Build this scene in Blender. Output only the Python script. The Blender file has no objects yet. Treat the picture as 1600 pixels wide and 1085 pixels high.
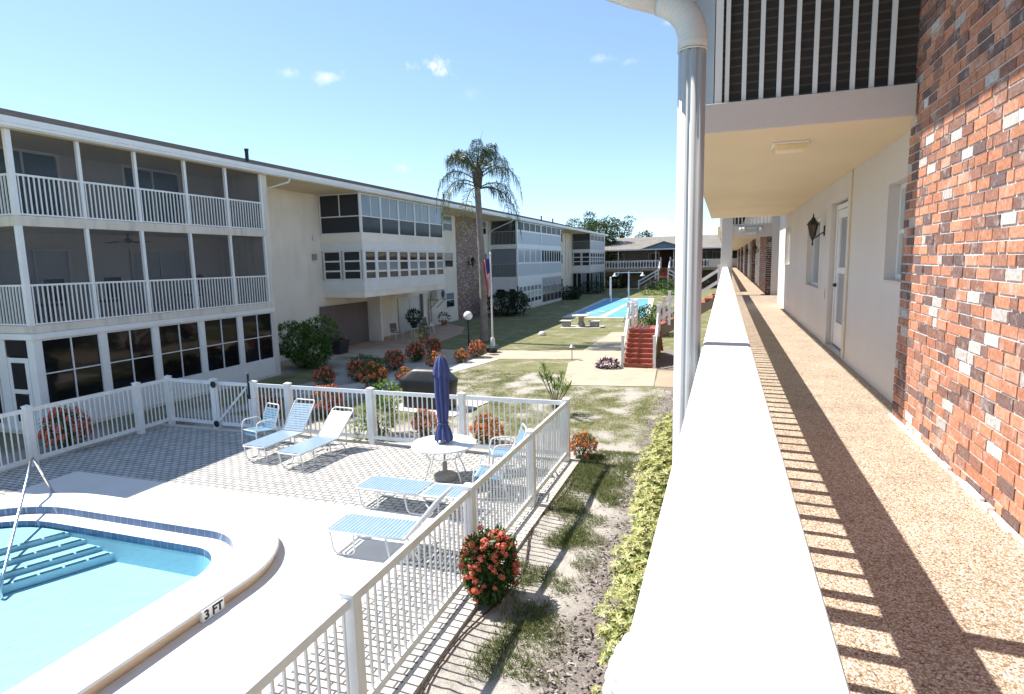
import bpy, bmesh, math, random
from mathutils import Vector, Matrix, noise
random.seed(7)
S = bpy.context.scene
COL = S.collection
RAD = math.radians
PI = math.pi

# ------------------------------------------------------------------ camera
FPX = 948.28
def _n(v): return v.normalized()
cam_d = bpy.data.cameras.new('camera')
cam = bpy.data.objects.new('camera', cam_d); COL.objects.link(cam); S.camera = cam
_Y = _n(Vector(((1133-800)/FPX, (403-542.5)/FPX, 1)))
_Z = -_n(Vector(((961-800)/FPX, (7373-542.5)/FPX, 1)))
_X = _Y.cross(_Z)
R3 = Matrix((_X, _Y, _Z))
right, down, fwd = R3.col[0], R3.col[1], R3.col[2]
M = Matrix.Identity(4)
for i in range(3):
    M[i][0] = right[i]; M[i][1] = -down[i]; M[i][2] = -fwd[i]
M.translation = Vector((0, 0, 4.2))
cam.matrix_world = M
cam_d.sensor_width = 36; cam_d.lens = FPX/1600*36
cam_d.clip_start = 0.05; cam_d.clip_end = 2000

# ------------------------------------------------------------------ world + sun
KX, KY = 0.73, 0.06                      # shadow run per metre of height: +x, -y
sun_dir = Vector((-KX, KY, 1)).normalized()   # towards the sun
elev = math.asin(sun_dir.z); azi = math.atan2(sun_dir.x, sun_dir.y)
W = bpy.data.worlds.new('World'); S.world = W; W.use_nodes = True
nt = W.node_tree; nd = nt.nodes; lk = nt.links
bg = nd['Background']
sky = nd.new('ShaderNodeTexSky'); sky.sky_type = 'NISHITA'; sky.sun_disc = False
sky.sun_elevation = elev; sky.sun_rotation = azi % (2*PI)
sky.air_density = 0.65; sky.dust_density = 0.1; sky.ozone_density = 1.0; sky.altitude = 0
tc = nd.new('ShaderNodeTexCoord')
def vray(px, py):
    return _n(R3 @ Vector(((px-800)/FPX, (py-542.5)/FPX, 1)))
nz = nd.new('ShaderNodeTexNoise'); nz.inputs['Scale'].default_value = 34; nz.inputs['Detail'].default_value = 6
nz.inputs['Roughness'].default_value = 0.62
lk.new(tc.outputs['Generated'], nz.inputs['Vector'])
acc = None
for (px, py, w, h, st) in ((677,104,46,17,.95), (511,121,34,13,.6), (448,116,20,9,.3), (630,262,22,12,.5), (1040,352,70,15,.7),
                           (735,146,30,10,.12), (940,92,30,8,.3), (1045,36,16,6,.3), (985,95,14,10,.25)):
    c = vray(px, py)
    s1 = nd.new('ShaderNodeVectorMath'); s1.operation = 'SUBTRACT'; s1.inputs[1].default_value = c
    lk.new(tc.outputs['Generated'], s1.inputs[0])
    s2 = nd.new('ShaderNodeVectorMath'); s2.operation = 'MULTIPLY'
    s2.inputs[1].default_value = (FPX/w, FPX/w, FPX/h); lk.new(s1.outputs[0], s2.inputs[0])
    s3 = nd.new('ShaderNodeVectorMath'); s3.operation = 'LENGTH'; lk.new(s2.outputs[0], s3.inputs[0])
    m0 = nd.new('ShaderNodeMath'); m0.operation = 'MULTIPLY_ADD'; m0.inputs[1].default_value = 4.2
    lk.new(nz.outputs['Fac'], m0.inputs[0])
    mneg = nd.new('ShaderNodeMath'); mneg.operation = 'MULTIPLY'; mneg.inputs[1].default_value = -1.15
    lk.new(s3.outputs['Value'], mneg.inputs[0]); lk.new(mneg.outputs[0], m0.inputs[2])
    mr = nd.new('ShaderNodeMapRange'); mr.interpolation_type = 'SMOOTHSTEP'
    mr.inputs['From Min'].default_value = 1.2; mr.inputs['From Max'].default_value = 2.7
    mr.inputs['To Max'].default_value = st; lk.new(m0.outputs[0], mr.inputs['Value'])
    if acc is None: acc = mr.outputs[0]
    else:
        mx = nd.new('ShaderNodeMath'); mx.operation = 'MAXIMUM'; lk.new(acc, mx.inputs[0]); lk.new(mr.outputs[0], mx.inputs[1]); acc = mx.outputs[0]
mix = nd.new('ShaderNodeMixRGB'); mix.inputs['Color2'].default_value = (3.4, 3.4, 3.4, 1)
gam = nd.new('ShaderNodeGamma'); gam.inputs['Gamma'].default_value = .72; lk.new(sky.outputs[0], gam.inputs['Color'])
tin = nd.new('ShaderNodeMixRGB'); tin.blend_type = 'MULTIPLY'; tin.inputs[0].default_value = 1; tin.inputs['Color2'].default_value = (.85, .97, 1.04, 1)
lk.new(gam.outputs[0], tin.inputs['Color1'])
lk.new(acc, mix.inputs['Fac']); lk.new(tin.outputs[0], mix.inputs['Color1'])
lk.new(mix.outputs[0], bg.inputs['Color']); bg.inputs['Strength'].default_value = 0.15
sd = bpy.data.lights.new('sun', 'SUN'); sd.energy = 3.4; sd.angle = RAD(.53); sd.color = (1, .955, .88)
so = bpy.data.objects.new('sun', sd); COL.objects.link(so); so.rotation_euler = sun_dir.to_track_quat('Z', 'Y').to_euler()
so.location = (-20, 5, 40)
S.view_settings.view_transform = 'Standard'; S.view_settings.look = 'None'; S.view_settings.gamma = 1
S.view_settings.exposure = 1.38
S.cycles.max_bounces = 9; S.cycles.transparent_max_bounces = 12; S.cycles.diffuse_bounces = 7; S.cycles.glossy_bounces = 3
S.cycles.caustics_reflective = False; S.cycles.caustics_refractive = False
S.cycles.use_denoising = True

# ------------------------------------------------------------------ materials
def C4(c): return (c[0], c[1], c[2], 1)
def newmat(name):
    m = bpy.data.materials.new(name); m.use_nodes = True
    return m, m.node_tree.nodes, m.node_tree.links, m.node_tree.nodes['Principled BSDF']
def ramp(nd, stops, interp='LINEAR'):
    r = nd.new('ShaderNodeValToRGB'); e = r.color_ramp.elements; r.color_ramp.interpolation = interp
    while len(e) < len(stops): e.new(.5)
    for el, (p, c) in zip(e, stops): el.position = p; el.color = C4(c)
    return r
def plain(name, c, rough=.6, var=.12, scale=3, bump=0, bscale=60, metal=0, spec=.5, stain=None):
    """painted / plastered / metal surface with slight mottling and an optional bump"""
    m, nd, lk, b = newmat(name)
    b.inputs['Roughness'].default_value = rough; b.inputs['Metallic'].default_value = metal
    b.inputs['Specular IOR Level'].default_value = spec
    t = nd.new('ShaderNodeTexCoord'); n = nd.new('ShaderNodeTexNoise'); n.inputs['Scale'].default_value = scale
    n.inputs['Detail'].default_value = 6; lk.new(t.outputs['Object'], n.inputs['Vector'])
    d = tuple(x*(1-var) for x in c); u = tuple(min(1, x*(1+var*.6)) for x in c)
    r = ramp(nd, ((.3, d), (.7, u))); lk.new(n.outputs['Fac'], r.inputs[0]); out = r.outputs[0]
    if stain:
        n2 = nd.new('ShaderNodeTexNoise'); n2.inputs['Scale'].default_value = stain[1]; n2.inputs['Detail'].default_value = 8
        mp = nd.new('ShaderNodeMapping'); mp.inputs['Scale'].default_value = stain[2]
        lk.new(t.outputs['Object'], mp.inputs[0]); lk.new(mp.outputs[0], n2.inputs['Vector'])
        r2 = ramp(nd, ((.5, (0,0,0)), (.72, (1,1,1)))); lk.new(n2.outputs['Fac'], r2.inputs[0])
        mm = nd.new('ShaderNodeMath'); mm.operation = 'MULTIPLY'; mm.inputs[1].default_value = stain[3]; lk.new(r2.outputs[0], mm.inputs[0])
        mx = nd.new('ShaderNodeMixRGB'); mx.inputs[2].default_value = C4(stain[0]); lk.new(mm.outputs[0], mx.inputs[0]); lk.new(out, mx.inputs[1]); out = mx.outputs[0]
    lk.new(out, b.inputs['Base Color'])
    if bump:
        n3 = nd.new('ShaderNodeTexNoise'); n3.inputs['Scale'].default_value = bscale; n3.inputs['Detail'].default_value = 4
        lk.new(t.outputs['Object'], n3.inputs['Vector'])
        bp = nd.new('ShaderNodeBump'); bp.inputs['Strength'].default_value = bump; bp.inputs['Distance'].default_value = .01
        lk.new(n3.outputs['Fac'], bp.inputs['Height']); lk.new(bp.outputs[0], b.inputs['Normal'])
    return m
def leafmat(name, cols, trans=.25, rough=.45):
    m, nd, lk, b = newmat(name)
    g = nd.new('ShaderNodeNewGeometry')
    r = ramp(nd, [(i/(max(1, len(cols)-1)), c) for i, c in enumerate(cols)]); lk.new(g.outputs['Random Per Island'], r.inputs[0])
    lk.new(r.outputs[0], b.inputs['Base Color']); b.inputs['Roughness'].default_value = rough; b.inputs['Specular IOR Level'].default_value = .35
    tr = nd.new('ShaderNodeBsdfTranslucent'); lk.new(r.outputs[0], tr.inputs['Color'])
    mx = nd.new('ShaderNodeMixShader'); mx.inputs[0].default_value = trans
    lk.new(b.outputs[0], mx.inputs[1]); lk.new(tr.outputs[0], mx.inputs[2]); lk.new(mx.outputs[0], nd['Material Output'].inputs[0])
    return m
def glass(name, c=(.015,.017,.02), rough=.04, spec=.6):
    m, nd, lk, b = newmat(name)
    b.inputs['Base Color'].default_value = C4(c); b.inputs['Roughness'].default_value = rough
    b.inputs['Specular IOR Level'].default_value = spec
    n = nd.new('ShaderNodeTexNoise'); n.inputs['Scale'].default_value = 1.3; t = nd.new('ShaderNodeTexCoord'); lk.new(t.outputs['Object'], n.inputs[0])
    bp = nd.new('ShaderNodeBump'); bp.inputs['Strength'].default_value = .06; bp.inputs['Distance'].default_value = .05
    lk.new(n.outputs['Fac'], bp.inputs['Height']); lk.new(bp.outputs[0], b.inputs['Normal'])
    return m
def stripes(name, c1, c2, scale, axis, rough=.5, spec=.5, duty=.5):
    """hard stripes along one object axis: blinds, straps, shades"""
    m, nd, lk, b = newmat(name)
    t = nd.new('ShaderNodeTexCoord'); s = nd.new('ShaderNodeSeparateXYZ'); lk.new(t.outputs['Object'], s.inputs[0])
    a = nd.new('ShaderNodeMath'); a.operation = 'MULTIPLY'; a.inputs[1].default_value = scale; lk.new(s.outputs[axis], a.inputs[0])
    f = nd.new('ShaderNodeMath'); f.operation = 'FRACT'; lk.new(a.outputs[0], f.inputs[0])
    g = nd.new('ShaderNodeMath'); g.operation = 'GREATER_THAN'; g.inputs[1].default_value = duty; lk.new(f.outputs[0], g.inputs[0])
    mx = nd.new('ShaderNodeMixRGB'); mx.inputs[1].default_value = C4(c1); mx.inputs[2].default_value = C4(c2); lk.new(g.outputs[0], mx.inputs[0])
    lk.new(mx.outputs[0], b.inputs['Base Color']); b.inputs['Roughness'].default_value = rough; b.inputs['Specular IOR Level'].default_value = spec
    return m
def screenmat(name, c, opac):
    m, nd, lk, b = newmat(name)
    b.inputs['Base Color'].default_value = C4(c); b.inputs['Roughness'].default_value = .7; b.inputs['Specular IOR Level'].default_value = .2
    t = nd.new('ShaderNodeBsdfTransparent'); mx = nd.new('ShaderNodeMixShader'); mx.inputs[0].default_value = opac
    lk.new(t.outputs[0], mx.inputs[1]); lk.new(b.outputs[0], mx.inputs[2]); lk.new(mx.outputs[0], nd['Material Output'].inputs[0])
    return m

MT = {}
MT['white'] = plain('white_paint', (.78,.78,.77), .4, .05, 2)
MT['vinyl'] = plain('white_vinyl', (.82,.82,.81), .35, .05, 5, stain=((.55,.5,.42), 2.2, (1,1,.5), .35))
MT['spout'] = plain('aged_white_spout', (.56,.56,.56), .4, .06, 4, stain=((.5,.46,.4), 2.2, (1,1,.4), .3))
MT['cap'] = plain('white_masonry_paint', (.80,.79,.77), .55, .07, 1.5, .25, 45, stain=((.58,.55,.5), 3, (1,.5,1), .25))
MT['cream'] = plain('cream_stucco', (.87,.805,.70), .85, .08, .8, .35, 70, stain=((.5,.43,.33), 1.1, (1,1,.25), .3))
MT['creamband'] = plain('stained_band', (.70,.63,.54), .8, .08, 1, .2, 70, stain=((.35,.32,.27), 2.5, (1.5,1.5,.2), .5))
MT['wallwhite'] = plain('white_stucco', (.66,.615,.575), .85, .05, .8, .35, 90)
MT['soffit'] = plain('cream_soffit', (.68,.565,.385), .8, .06, .6, .2, 80)
MT['greyband'] = plain('grey_beige_band', (.62,.545,.50), .8, .06, 1, .25, 60)
MT['dark'] = glass('dark_glass', (.008,.008,.009), .05, .28)
MT['darkwarm'] = glass('dark_warm_glass', (.035,.03,.026), .05, .4)
MT['smoke'] = glass('smoke_glass', (.04,.044,.052), .12, .18)
MT['tint'] = plain('tinted_pane', (.035,.04,.048), .35, .15, 1, spec=.12)
MT['blind'] = glass('blind_glass', (.22,.26,.30), .12, .5)
MT['blindpale'] = glass('pale_blind_glass', (.42,.46,.5), .15, .5)
MT['tealglass'] = glass('teal_glass', (.03,.11,.14), .1, .5)
MT['curtain'] = stripes('curtain_glass', (.48,.5,.5), (.62,.63,.6), 9, 1, .2)
MT['panel'] = stripes('ribbed_grey_panel', (.46,.5,.53), (.60,.63,.65), 7.5, 1, .5, duty=.8)
MT['screen'] = screenmat('insect_screen', (.09,.093,.105), .30)
MT['shade'] = plain('grey_shade', (.2,.22,.25), .7, .06, 1)
MT['porchwall'] = plain('porch_wall', (.62,.60,.58), .8, .05, 1)
MT['black'] = plain('black_metal', (.012,.012,.013), .45, .2, 8)
MT['darkbrown'] = plain('dark_brown', (.03,.022,.018), .5, .2, 8)
MT['brownpaint'] = plain('brown_grey_paint', (.17,.14,.13), .7, .08, 2)
MT['redstep'] = plain('red_painted_tread', (.36,.085,.05), .6, .25, 5, .3, 40, stain=((.5,.28,.2), 6, (1,1,1), .4))
MT['stringer'] = plain('brown_stringer', (.26,.19,.13), .7, .12, 3)
MT['silver'] = plain('polished_steel', (.72,.72,.72), .18, .06, 6, metal=1)
MT['alu'] = plain('aluminium_frame', (.5,.51,.52), .35, .06, 6, metal=.6)
MT['concrete'] = plain('pale_concrete', (.60,.56,.50), .85, .1, .7, .3, 90, stain=((.42,.38,.33), 1.2, (1,1,1), .35))
MT['pathtan'] = plain('tan_path', (.47,.39,.29), .9, .1, 1.1, .3, 60, stain=((.33,.27,.2), 1.7, (1,1,1), .45))
MT['pathpink'] = plain('pink_path', (.45,.31,.22), .9, .1, 1.1, .3, 60)
MT['patio'] = plain('terracotta_patio', (.44,.31,.22), .85, .15, 1.3, .2, 60)
MT['deckwhite'] = plain('white_deck_coating', (.72,.67,.63), .8, .04, .6, .25, 130, stain=((.6,.54,.48), 1.4, (1,1,1), .3))
MT['copingtop'] = plain('coping_plaster', (.74,.73,.71), .7, .04, 1.2, .2, 90)
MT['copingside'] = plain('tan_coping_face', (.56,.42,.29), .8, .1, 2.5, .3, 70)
MT['basin'] = plain('pool_plaster', (.56,.76,.845), .7, .05, 9, stain=((.46,.70,.81), 9, (1,1,1), .35))
MT['steel_dark'] = plain('galvanised', (.3,.3,.31), .5, .15, 6, metal=.5)
MT['stone'] = plain('weathered_concrete', (.34,.32,.29), .9, .2, 5, .5, 50)
MT['stonetop'] = plain('pale_table_top', (.55,.53,.49), .8, .12, 4, .3, 60)
MT['bluecloth'] = plain('blue_canvas', (.06,.075,.21), .85, .15, 6, .3, 200)
MT['cover'] = plain('black_vinyl_cover', (.02,.02,.022), .45, .3, 2, .5, 6)
MT['terracotta'] = plain('terracotta_pot', (.33,.13,.07), .8, .15, 6)
MT['plantbox'] = plain('dark_plastic', (.025,.03,.035), .5, .15, 6)
MT['orange'] = plain('orange_plastic', (.75,.13,.03), .5, .1, 6)
MT['acbody'] = plain('ac_casing', (.55,.55,.53), .5, .08, 3)
MT['amber'] = glass('amber_lamp_glass', (.10,.065,.03), .25)
MT['lens'] = plain('yellowed_lens', (.70,.58,.33), .3, .1, 9)
MT['globe'] = plain('white_globe', (.85,.85,.85), .25, .02, 2)
MT['rubber'] = plain('dark_hose', (.07,.035,.025), .6, .2, 8)
MT['bark'] = plain('palm_trunk', (.26,.23,.20), .9, .3, 3, .8, 12)
MT['bark2'] = plain('tree_bark', (.11,.085,.065), .95, .3, 5, .8, 14)
MT['bluegable'] = plain('blue_grey_siding', (.16,.21,.27), .7, .06, 2)
MT['fartan'] = plain('tan_stucco', (.33,.29,.23), .85, .1, .6)
MT['farbrick'] = plain('dark_brick_wall', (.09,.045,.035), .85, .3, 8)
MT['maroon'] = plain('maroon_door', (.12,.035,.03), .5, .1, 3)
MT['flagred'] = plain('flag_red', (.5,.04,.05), .8, .08, 3)
MT['flagwhite'] = plain('flag_white', (.75,.73,.72), .8, .05, 3)
MT['flagblue'] = plain('flag_blue', (.04,.05,.17), .8, .08, 3)
MT['inktext'] = plain('black_ink', (.012,.012,.012), .6, .1, 3)
MT['signgreen'] = plain('sign_letter', (.30,.36,.30), .6, .1, 3)
MT['signwhite'] = plain('sign_plate', (.70,.70,.66), .4, .05, 3)
MT['bamboo'] = stripes('louvre_blind', (.055,.047,.043), (.10,.085,.075), 14, 2, .6, .3, .75)
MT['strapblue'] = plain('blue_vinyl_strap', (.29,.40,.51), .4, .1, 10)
MT['strapshade'] = plain('blue_vinyl_strap_shaded_side', (.20,.34,.46), .4, .1, 10)  # same strap blue darkened for the armchairs, shade put into the colour
MT['tilewhite'] = plain('white_tile', (.75,.74,.72), .3, .03, 4)
MT['court_blue'] = plain('blue_court_paint', (.12,.36,.62), .7, .12, .7, stain=((.22,.45,.66), 1.3, (1,1,1), .4))
MT['fadedblue'] = plain('faded_blue_court_edge', (.30,.36,.45), .75, .1, .7)
MT['leaf_ixora'] = leafmat('ixora_leaf', ((.02,.05,.015),(.05,.11,.025),(.11,.18,.04)))
MT['ixora_red'] = leafmat('ixora_flower', ((.66,.11,.065),(.78,.20,.125),(.84,.33,.21)), .3, .6)
MT['ixora_orange'] = leafmat('ixora_flower_orange', ((.68,.15,.05),(.80,.28,.10),(.86,.42,.18)), .3, .6)
MT['leaf_varieg'] = leafmat('variegated_leaf', ((.10,.15,.03),(.34,.36,.10),(.54,.50,.19),(.62,.58,.32)), .3)
MT['leaf_green'] = leafmat('green_leaf', ((.025,.065,.012),(.06,.13,.025),(.11,.20,.04)))
MT['leaf_lime'] = leafmat('lime_leaf', ((.06,.11,.02),(.12,.22,.03),(.20,.30,.05)))
MT['leaf_yellow'] = leafmat('yellow_green_leaf', ((.03,.06,.012),(.12,.13,.015),(.28,.22,.02)))
MT['leaf_dark'] = leafmat('dark_leaf', ((.010,.025,.010),(.02,.045,.015),(.035,.07,.02)))
MT['leaf_tree'] = leafmat('tree_leaf', ((.02,.045,.012),(.05,.095,.02),(.11,.17,.035)))
MT['leaf_purple'] = leafmat('purple_leaf', ((.04,.012,.05),(.08,.03,.10),(.12,.05,.14)))
MT['leaf_palm'] = leafmat('palm_leaflet', ((.04,.06,.03),(.09,.125,.06),(.18,.21,.13)), .2, .35)
MT['leaf_palm_dry'] = leafmat('drying_leaflet', ((.12,.13,.04),(.20,.20,.06),(.26,.22,.10)), .3)
MT['grass'] = leafmat('grass_blade', ((.06,.10,.02),(.11,.16,.035),(.17,.19,.06),(.30,.26,.13)), .3, .6)
MT['mulch'] = leafmat('mulch_chip', ((.05,.035,.03),(.13,.10,.085),(.28,.24,.21),(.4,.37,.34)), 0, .9)

def brick_mat(name):
    m, nd, lk, b = newmat(name)
    a = nd.new('ShaderNodeAttribute'); a.attribute_name = 'brick_colour'
    t = nd.new('ShaderNodeTexCoord'); n = nd.new('ShaderNodeTexNoise'); n.inputs['Scale'].default_value = 38; n.inputs['Detail'].default_value = 6
    lk.new(t.outputs['Object'], n.inputs['Vector'])
    r = ramp(nd, ((.25, (.62,.62,.62)), (.6, (1.05,1.05,1.05)), (.8, (1.25,1.22,1.2)))); lk.new(n.outputs['Fac'], r.inputs[0])
    mx = nd.new('ShaderNodeMixRGB'); mx.blend_type = 'MULTIPLY'; mx.inputs[0].default_value = 1; lk.new(a.outputs['Color'], mx.inputs[1]); lk.new(r.outputs[0], mx.inputs[2])
    n2 = nd.new('ShaderNodeTexNoise'); n2.inputs['Scale'].default_value = 9; n2.inputs['Detail'].default_value = 9; n2.inputs['Roughness'].default_value = .7
    lk.new(t.outputs['Object'], n2.inputs['Vector'])
    r2 = ramp(nd, ((.535, (0,0,0)), (.70, (.8,.8,.8)))); lk.new(n2.outputs['Fac'], r2.inputs[0])
    m2 = nd.new('ShaderNodeMixRGB'); m2.inputs[2].default_value = (.5,.44,.4,1); lk.new(r2.outputs[0], m2.inputs[0]); lk.new(mx.outputs[0], m2.inputs[1])
    lk.new(m2.outputs[0], b.inputs['Base Color']); b.inputs['Roughness'].default_value = .85; b.inputs['Specular IOR Level'].default_value = .25
    bp = nd.new('ShaderNodeBump'); bp.inputs['Strength'].default_value = .5; bp.inputs['Distance'].default_value = .006
    lk.new(n.outputs['Fac'], bp.inputs['Height']); lk.new(bp.outputs[0], b.inputs['Normal'])
    return m
MT['brick'] = brick_mat('old_brick')
MT['mortar'] = plain('pale_mortar', (.64,.60,.57), .95, .2, 12, .6, 90)
MT['mortardark'] = plain('brown_mortar', (.2,.16,.14), .95, .2, 12, .4, 90)

def pebble_mat():
    m, nd, lk, b = newmat('exposed_pebble_aggregate')
    t = nd.new('ShaderNodeTexCoord'); v = nd.new('ShaderNodeTexVoronoi'); v.inputs['Scale'].default_value = 135
    lk.new(t.outputs['Object'], v.inputs['Vector'])
    s = nd.new('ShaderNodeSeparateColor'); lk.new(v.outputs['Color'], s.inputs[0])
    r = ramp(nd, ((0, (.17,.115,.075)), (.10, (.38,.275,.18)), (.4, (.54,.43,.315)), (.65, (.65,.55,.435)), (.85, (.76,.68,.60)), (1, (.84,.8,.75))))
    lk.new(s.outputs[0], r.inputs[0])
    r2 = ramp(nd, ((.0, (1,1,1)), (.45, (.9,.9,.9)), (.75, (.55,.51,.48)))); lk.new(v.outputs['Distance'], r2.inputs[0])
    mx = nd.new('ShaderNodeMixRGB'); mx.blend_type = 'MULTIPLY'; mx.inputs[0].default_value = 1; lk.new(r.outputs[0], mx.inputs[1]); lk.new(r2.outputs[0], mx.inputs[2])
    n = nd.new('ShaderNodeTexNoise'); n.inputs['Scale'].default_value = 2.5; n.inputs['Detail'].default_value = 5; lk.new(t.outputs['Object'], n.inputs['Vector'])
    r3 = ramp(nd, ((.3, (.86,.83,.8)), (.7, (1.06,1.04,1.02)))); lk.new(n.outputs['Fac'], r3.inputs[0])
    m3 = nd.new('ShaderNodeMixRGB'); m3.blend_type = 'MULTIPLY'; m3.inputs[0].default_value = 1; lk.new(mx.outputs[0], m3.inputs[1]); lk.new(r3.outputs[0], m3.inputs[2])
    lk.new(m3.outputs[0], b.inputs['Base Color']); b.inputs['Roughness'].default_value = .6; b.inputs['Specular IOR Level'].default_value = .3
    bp = nd.new('ShaderNodeBump'); bp.inputs['Strength'].default_value = .6; bp.inputs['Distance'].default_value = .006; bp.invert = True
    lk.new(v.outputs['Distance'], bp.inputs['Height']); lk.new(bp.outputs[0], b.inputs['Normal'])
    return m
MT['pebble'] = pebble_mat()

def bricktex(name, c1, c2, mort, sx, bw, bh, ms, rough=.85, bump=.4, rot=0, dirt=None):
    m, nd, lk, b = newmat(name)
    t = nd.new('ShaderNodeTexCoord'); mp = nd.new('ShaderNodeMapping'); lk.new(t.outputs['Object'], mp.inputs[0]); mp.inputs['Rotation'].default_value[2] = rot
    br = nd.new('ShaderNodeTexBrick'); lk.new(mp.outputs[0], br.inputs['Vector'])
    br.inputs['Color1'].default_value = C4(c1); br.inputs['Color2'].default_value = C4(c2); br.inputs['Mortar'].default_value = C4(mort)
    br.inputs['Scale'].default_value = sx; br.inputs['Brick Width'].default_value = bw; br.inputs['Row Height'].default_value = bh; br.inputs['Mortar Size'].default_value = ms
    br.inputs['Mortar Smooth'].default_value = .3
    n = nd.new('ShaderNodeTexNoise'); n.inputs['Scale'].default_value = 3; n.inputs['Detail'].default_value = 7; lk.new(t.outputs['Object'], n.inputs['Vector'])
    r = ramp(nd, ((.3, (.82,.82,.82)), (.7, (1.08,1.08,1.08)))); lk.new(n.outputs['Fac'], r.inputs[0])
    mx = nd.new('ShaderNodeMixRGB'); mx.blend_type = 'MULTIPLY'; mx.inputs[0].default_value = 1; lk.new(br.outputs['Color'], mx.inputs[1]); lk.new(r.outputs[0], mx.inputs[2])
    lk.new(mx.outputs[0], b.inputs['Base Color']); b.inputs['Roughness'].default_value = rough; b.inputs['Specular IOR Level'].default_value = .3
    bp = nd.new('ShaderNodeBump'); bp.inputs['Strength'].default_value = bump; bp.inputs['Distance'].default_value = .01; bp.invert = True
    lk.new(br.outputs['Fac'], bp.inputs['Height']); lk.new(bp.outputs[0], b.inputs['Normal'])
    return m
MT['paver'] = bricktex('grey_paver', (.58,.555,.525), (.48,.46,.43), (.09,.08,.075), 1, .21, .105, .013, rot=0.0)
MT['shingle'] = bricktex('grey_shingle', (.022,.021,.021), (.06,.055,.052), (.01,.01,.01), 1, .33, .15, .012, .95, .5)
MT['shingle'].node_tree.nodes['Principled BSDF'].inputs['Specular IOR Level'].default_value = .02
MT['shingle_pale'] = bricktex('pale_shingle', (.23,.205,.18), (.30,.27,.235), (.15,.13,.11), 1, .9, .3, .02, .95, .3)
MT['bluetile'] = bricktex('blue_waterline_tile', (.085,.15,.27), (.11,.19,.33), (.35,.4,.47), 1, .15, .15, .004, .25, .2)
def ground_mat():
    m, nd, lk, b = newmat('patchy_lawn_ground')
    t = nd.new('ShaderNodeTexCoord'); a = nd.new('ShaderNodeAttribute'); a.attribute_name = 'cover'
    s = nd.new('ShaderNodeSeparateColor'); lk.new(a.outputs['Color'], s.inputs[0])
    def N(scale, det=8, ro=.6):
        n = nd.new('ShaderNodeTexNoise'); n.inputs['Scale'].default_value = scale; n.inputs['Detail'].default_value = det; n.inputs['Roughness'].default_value = ro
        lk.new(t.outputs['Object'], n.inputs['Vector']); return n
    n1, n2, n3 = N(5, 10, .7), N(1.3, 6), N(32, 5, .7)
    sand = ramp(nd, ((.3, (.30,.27,.24)), (.5, (.45,.41,.365)), (.7, (.56,.52,.47)))); lk.new(n1.outputs['Fac'], sand.inputs[0])
    gr = ramp(nd, ((.26, (.08,.10,.03)), (.43, (.145,.16,.06)), (.55, (.24,.22,.115)), (.75, (.38,.335,.22)))); 
    mxn = nd.new('ShaderNodeMixRGB'); mxn.inputs[0].default_value = .55; lk.new(n2.outputs['Fac'], mxn.inputs[1]); lk.new(n3.outputs['Fac'], mxn.inputs[2]); lk.new(mxn.outputs[0], gr.inputs[0])
    mu = ramp(nd, ((.3, (.13,.105,.09)), (.55, (.28,.24,.215)), (.75, (.42,.38,.35)))); lk.new(n3.outputs['Fac'], mu.inputs[0])
    # grass cover broken up by fine noise
    k = nd.new('ShaderNodeMath'); k.operation = 'MULTIPLY_ADD'; k.inputs[1].default_value = 1.3; lk.new(n1.outputs['Fac'], k.inputs[0])
    k2 = nd.new('ShaderNodeMath'); k2.operation = 'SUBTRACT'; k2.inputs[1].default_value = .65; lk.new(s.outputs[0], k2.inputs[0]); lk.new(k2.outputs[0], k.inputs[2])
    kr = nd.new('ShaderNodeMapRange'); kr.inputs['From Min'].default_value = .33; kr.inputs['From Max'].default_value = .62; lk.new(k.outputs[0], kr.inputs['Value'])
    m1 = nd.new('ShaderNodeMixRGB'); lk.new(kr.outputs[0], m1.inputs[0]); lk.new(sand.outputs[0], m1.inputs[1]); lk.new(gr.outputs[0], m1.inputs[2])
    m2 = nd.new('ShaderNodeMixRGB'); lk.new(s.outputs[1], m2.inputs[0]); lk.new(m1.outputs[0], m2.inputs[1]); lk.new(mu.outputs[0], m2.inputs[2])
    lk.new(m2.outputs[0], b.inputs['Base Color']); b.inputs['Roughness'].default_value = .95; b.inputs['Specular IOR Level'].default_value = .15
    bp = nd.new('ShaderNodeBump'); bp.inputs['Strength'].default_value = .9; bp.inputs['Distance'].default_value = .03
    lk.new(n3.outputs['Fac'], bp.inputs['Height']); lk.new(bp.outputs[0], b.inputs['Normal'])
    return m
MT['ground'] = ground_mat()
def water_mat():
    m, nd, lk, b = newmat('pool_water')
    nd.remove(b)
    tr = nd.new('ShaderNodeBsdfTransparent'); tr.inputs['Color'].default_value = (.72,.905,.965,1)
    gl = nd.new('ShaderNodeBsdfGlossy'); gl.inputs['Roughness'].default_value = .03
    fr = nd.new('ShaderNodeFresnel'); fr.inputs['IOR'].default_value = 1.33
    t = nd.new('ShaderNodeTexCoord'); n = nd.new('ShaderNodeTexNoise'); n.inputs['Scale'].default_value = 5; n.inputs['Detail'].default_value = 4; lk.new(t.outputs['Object'], n.inputs['Vector'])
    bp = nd.new('ShaderNodeBump'); bp.inputs['Strength'].default_value = .55; bp.inputs['Distance'].default_value = .06
    lk.new(n.outputs['Fac'], bp.inputs['Height']); lk.new(bp.outputs[0], gl.inputs['Normal']); lk.new(bp.outputs[0], fr.inputs['Normal'])
    mx = nd.new('ShaderNodeMixShader'); lk.new(fr.outputs[0], mx.inputs[0]); lk.new(tr.outputs[0], mx.inputs[1]); lk.new(gl.outputs[0], mx.inputs[2])
    lk.new(mx.outputs[0], nd['Material Output'].inputs[0]); return m
MT['water'] = water_mat()

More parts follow.
